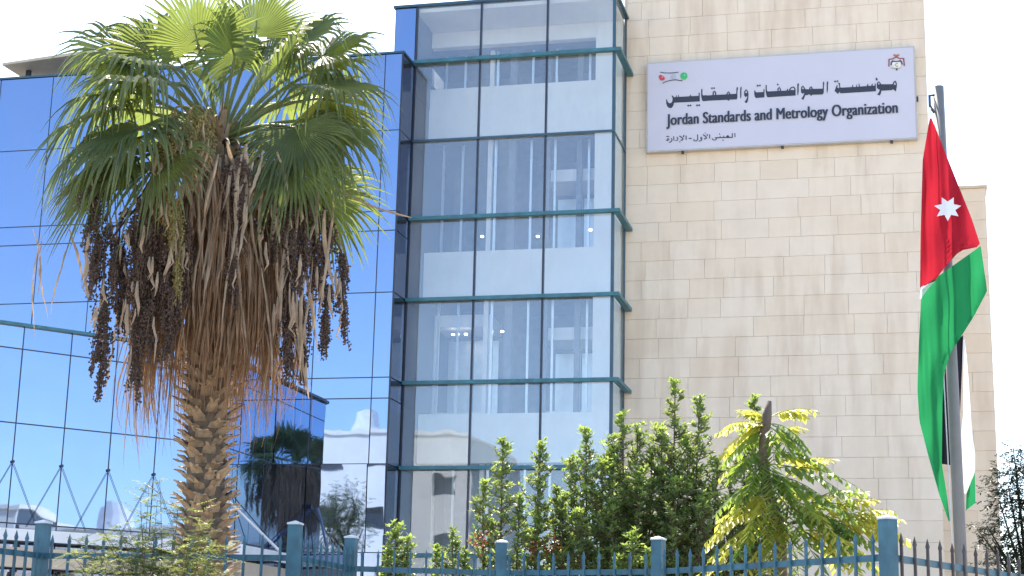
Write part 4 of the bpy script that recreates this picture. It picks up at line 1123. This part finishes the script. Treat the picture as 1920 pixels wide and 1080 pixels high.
for (x, y) in arcs:
    dd = rbz.uniform(-.35, .75)
    e = onD(x, y, BD + dd); b = Vector(TB_.location) + Vector((rbz.uniform(-.15,.15), rbz.uniform(-.1,.1), .1))
    mid = b.lerp(e, .55) + Vector((0, 0, .28)) 
    path = bez(b, mid, e + Vector((rbz.uniform(-.05,.05), 0, -.03)), 14)
    tw_.tube(path, [.006-.0003*i for i in range(15)], 4, cap=False)
    for k in range(30):
        t = rbz.uniform(.30, 1.0); i = min(13, int(t*14)); p = path[i].lerp(path[i+1], t*14-i)
        a = rbz.uniform(0, 6.28); ln = rbz.uniform(.08, .18)
        d = Vector((math.cos(a), math.sin(a), rbz.uniform(-.2, .7))).normalized()
        q = p + d*ln + Vector((0,0,-.02))
        tw_.strip([p, (p+q)/2 + Vector((0,0,.01)), q], [.003]*3, RGT)
        mbl = lA if rbz.random() < .62 else lB
        s = d.cross(Vector((0,0,1))).normalized()
        for j in range(9):
            pp = p.lerp(q, (j+1)/9) + Vector((0,0,.01))
            for sg in (-1, 1):
                leaf(mbl, pp, s*sg + d*.4 + Vector((0,0,rbz.uniform(-.3,.3))), Vector((0,0,1)), rbz.uniform(.02,.034), rbz.uniform(.009,.015))
for b_, n_, m_ in ((tw_, 'twigs', 'twig'), (lA, 'foliage', 'wisp'), (lB, 'grey_foliage', 'wispdark')):
    tag(b_.build(n_, M[m_], TB_), kind='stuff')

# ------------------------------------------------------------------ trees made of leaf sprays
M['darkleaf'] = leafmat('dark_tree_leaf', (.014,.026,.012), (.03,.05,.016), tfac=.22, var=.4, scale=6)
M['streetleaf'] = leafmat('street_tree_leaf', (.045,.085,.03), (.14,.22,.04), tfac=.35, var=.4, scale=4)
M['trunkbark'] = pmat('tree_bark', (.045,.035,.028), .9, var=.4, scale=10, bump=.5)
def spray_tree(o, base, lobes, mat, rng, LL, per, trunk_r, nspray):
    mbL, mbB = MB(), MB()
    base = Vector(base)
    cz = min(l[0].z - l[1]*.8 for l in lobes)
    cx = sum(l[0].x for l in lobes)/len(lobes); cy = sum(l[0].y for l in lobes)/len(lobes)
    fork = Vector((cx*.3+base.x*.7, cy*.3+base.y*.7, max(base.z+.4, cz)))
    mbT = MB(); mbT.tube([base, base.lerp(fork, .5), fork], [trunk_r, trunk_r*.85, trunk_r*.7], 10)
    mbT.build('trunk', M['trunkbark'], o, True)
    for c, r in lobes:
        lp = bez(fork, fork.lerp(c, .5) + Vector((0,0,.15*r)), c, 6)
        mbB.tube(lp, [trunk_r*.5*(1-i/8) for i in range(7)], 6, cap=False)
        for k in range(int(nspray*r*r)):
            d = Vector((rng.gauss(0,1), rng.gauss(0,1), rng.gauss(0,1))).normalized()
            p = c + d*r*rng.uniform(.35, 1.08)
            q0 = c + d*r*.2
            if rng.random() < .35: mbB.strip([q0, (q0+p)/2 + Vector((0,0,.05*r)), p], [.02*r+.004, .012*r+.003, .004], RGT)
            dirn = (d + Vector((rng.uniform(-.6,.6), rng.uniform(-.6,.6), rng.uniform(-.8,.3)))).normalized()
            s = dirn.cross(Vector((0,0,1)))
            if s.length < .1: s = Vector((1,0,0))
            s.normalize()
            ln = LL*per*.35
            for j in range(per):
                pp = p + dirn*ln*(j/per) - Vector((0,0,.06*ln*(j/per)**2))
                for sg in (-1, 1):
                    leaf(mbL, pp, s*sg + dirn*.5 + Vector((0,0,rng.uniform(-.6,.3))), Vector((rng.uniform(-.4,.4), rng.uniform(-.4,.4), 1)), LL*rng.uniform(.7,1.2), LL*.36)
    tag(mbB.build('branches', M['trunkbark'], o), kind='stuff')
    tag(mbL.build('crown', M[mat], o), kind='stuff')
TD = 21.0
rt = random.Random(12)
p0 = onD(1945, 1150, TD)
DT = empty('dark_tree', (p0.x, p0.y, 0), 'dark leafy tree at the right edge beyond the fence', 'tree')
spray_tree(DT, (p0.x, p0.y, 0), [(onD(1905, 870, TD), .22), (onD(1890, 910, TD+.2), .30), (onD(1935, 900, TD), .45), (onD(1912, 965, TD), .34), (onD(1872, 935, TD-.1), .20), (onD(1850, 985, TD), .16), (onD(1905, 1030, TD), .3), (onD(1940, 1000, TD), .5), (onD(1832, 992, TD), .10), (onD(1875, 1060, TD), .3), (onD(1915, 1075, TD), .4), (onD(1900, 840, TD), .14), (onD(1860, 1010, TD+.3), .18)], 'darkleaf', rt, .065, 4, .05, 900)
GT = 'street trees over the road'
for i, (x, y, h, r, lb) in enumerate(((-30, -22, 7.0, 2.4, 'round street tree over the road before the white apartment building'), (-22, -19, 5.6, 2.0, 'smaller street tree over the road, nearer the middle'), (-38, -21, 6.4, 2.3, 'street tree over the road at the left end'), (27, 3, 4.6, 1.7, 'street tree to the right before the town house'))):
    o = empty('street_tree', (x, y, 0), lb, 'tree', GT)
    rr = random.Random(60+i)
    lobes = [(Vector((x + rr.uniform(-.6,.6)*r, y + rr.uniform(-.6,.6)*r, h - r*.9 + rr.uniform(-.3,.6)*r)), r*rr.uniform(.4,.65)) for _ in range(8)]
    spray_tree(o, (x, y, 0), lobes, 'streetleaf', rr, .16, 4, .2, 70)
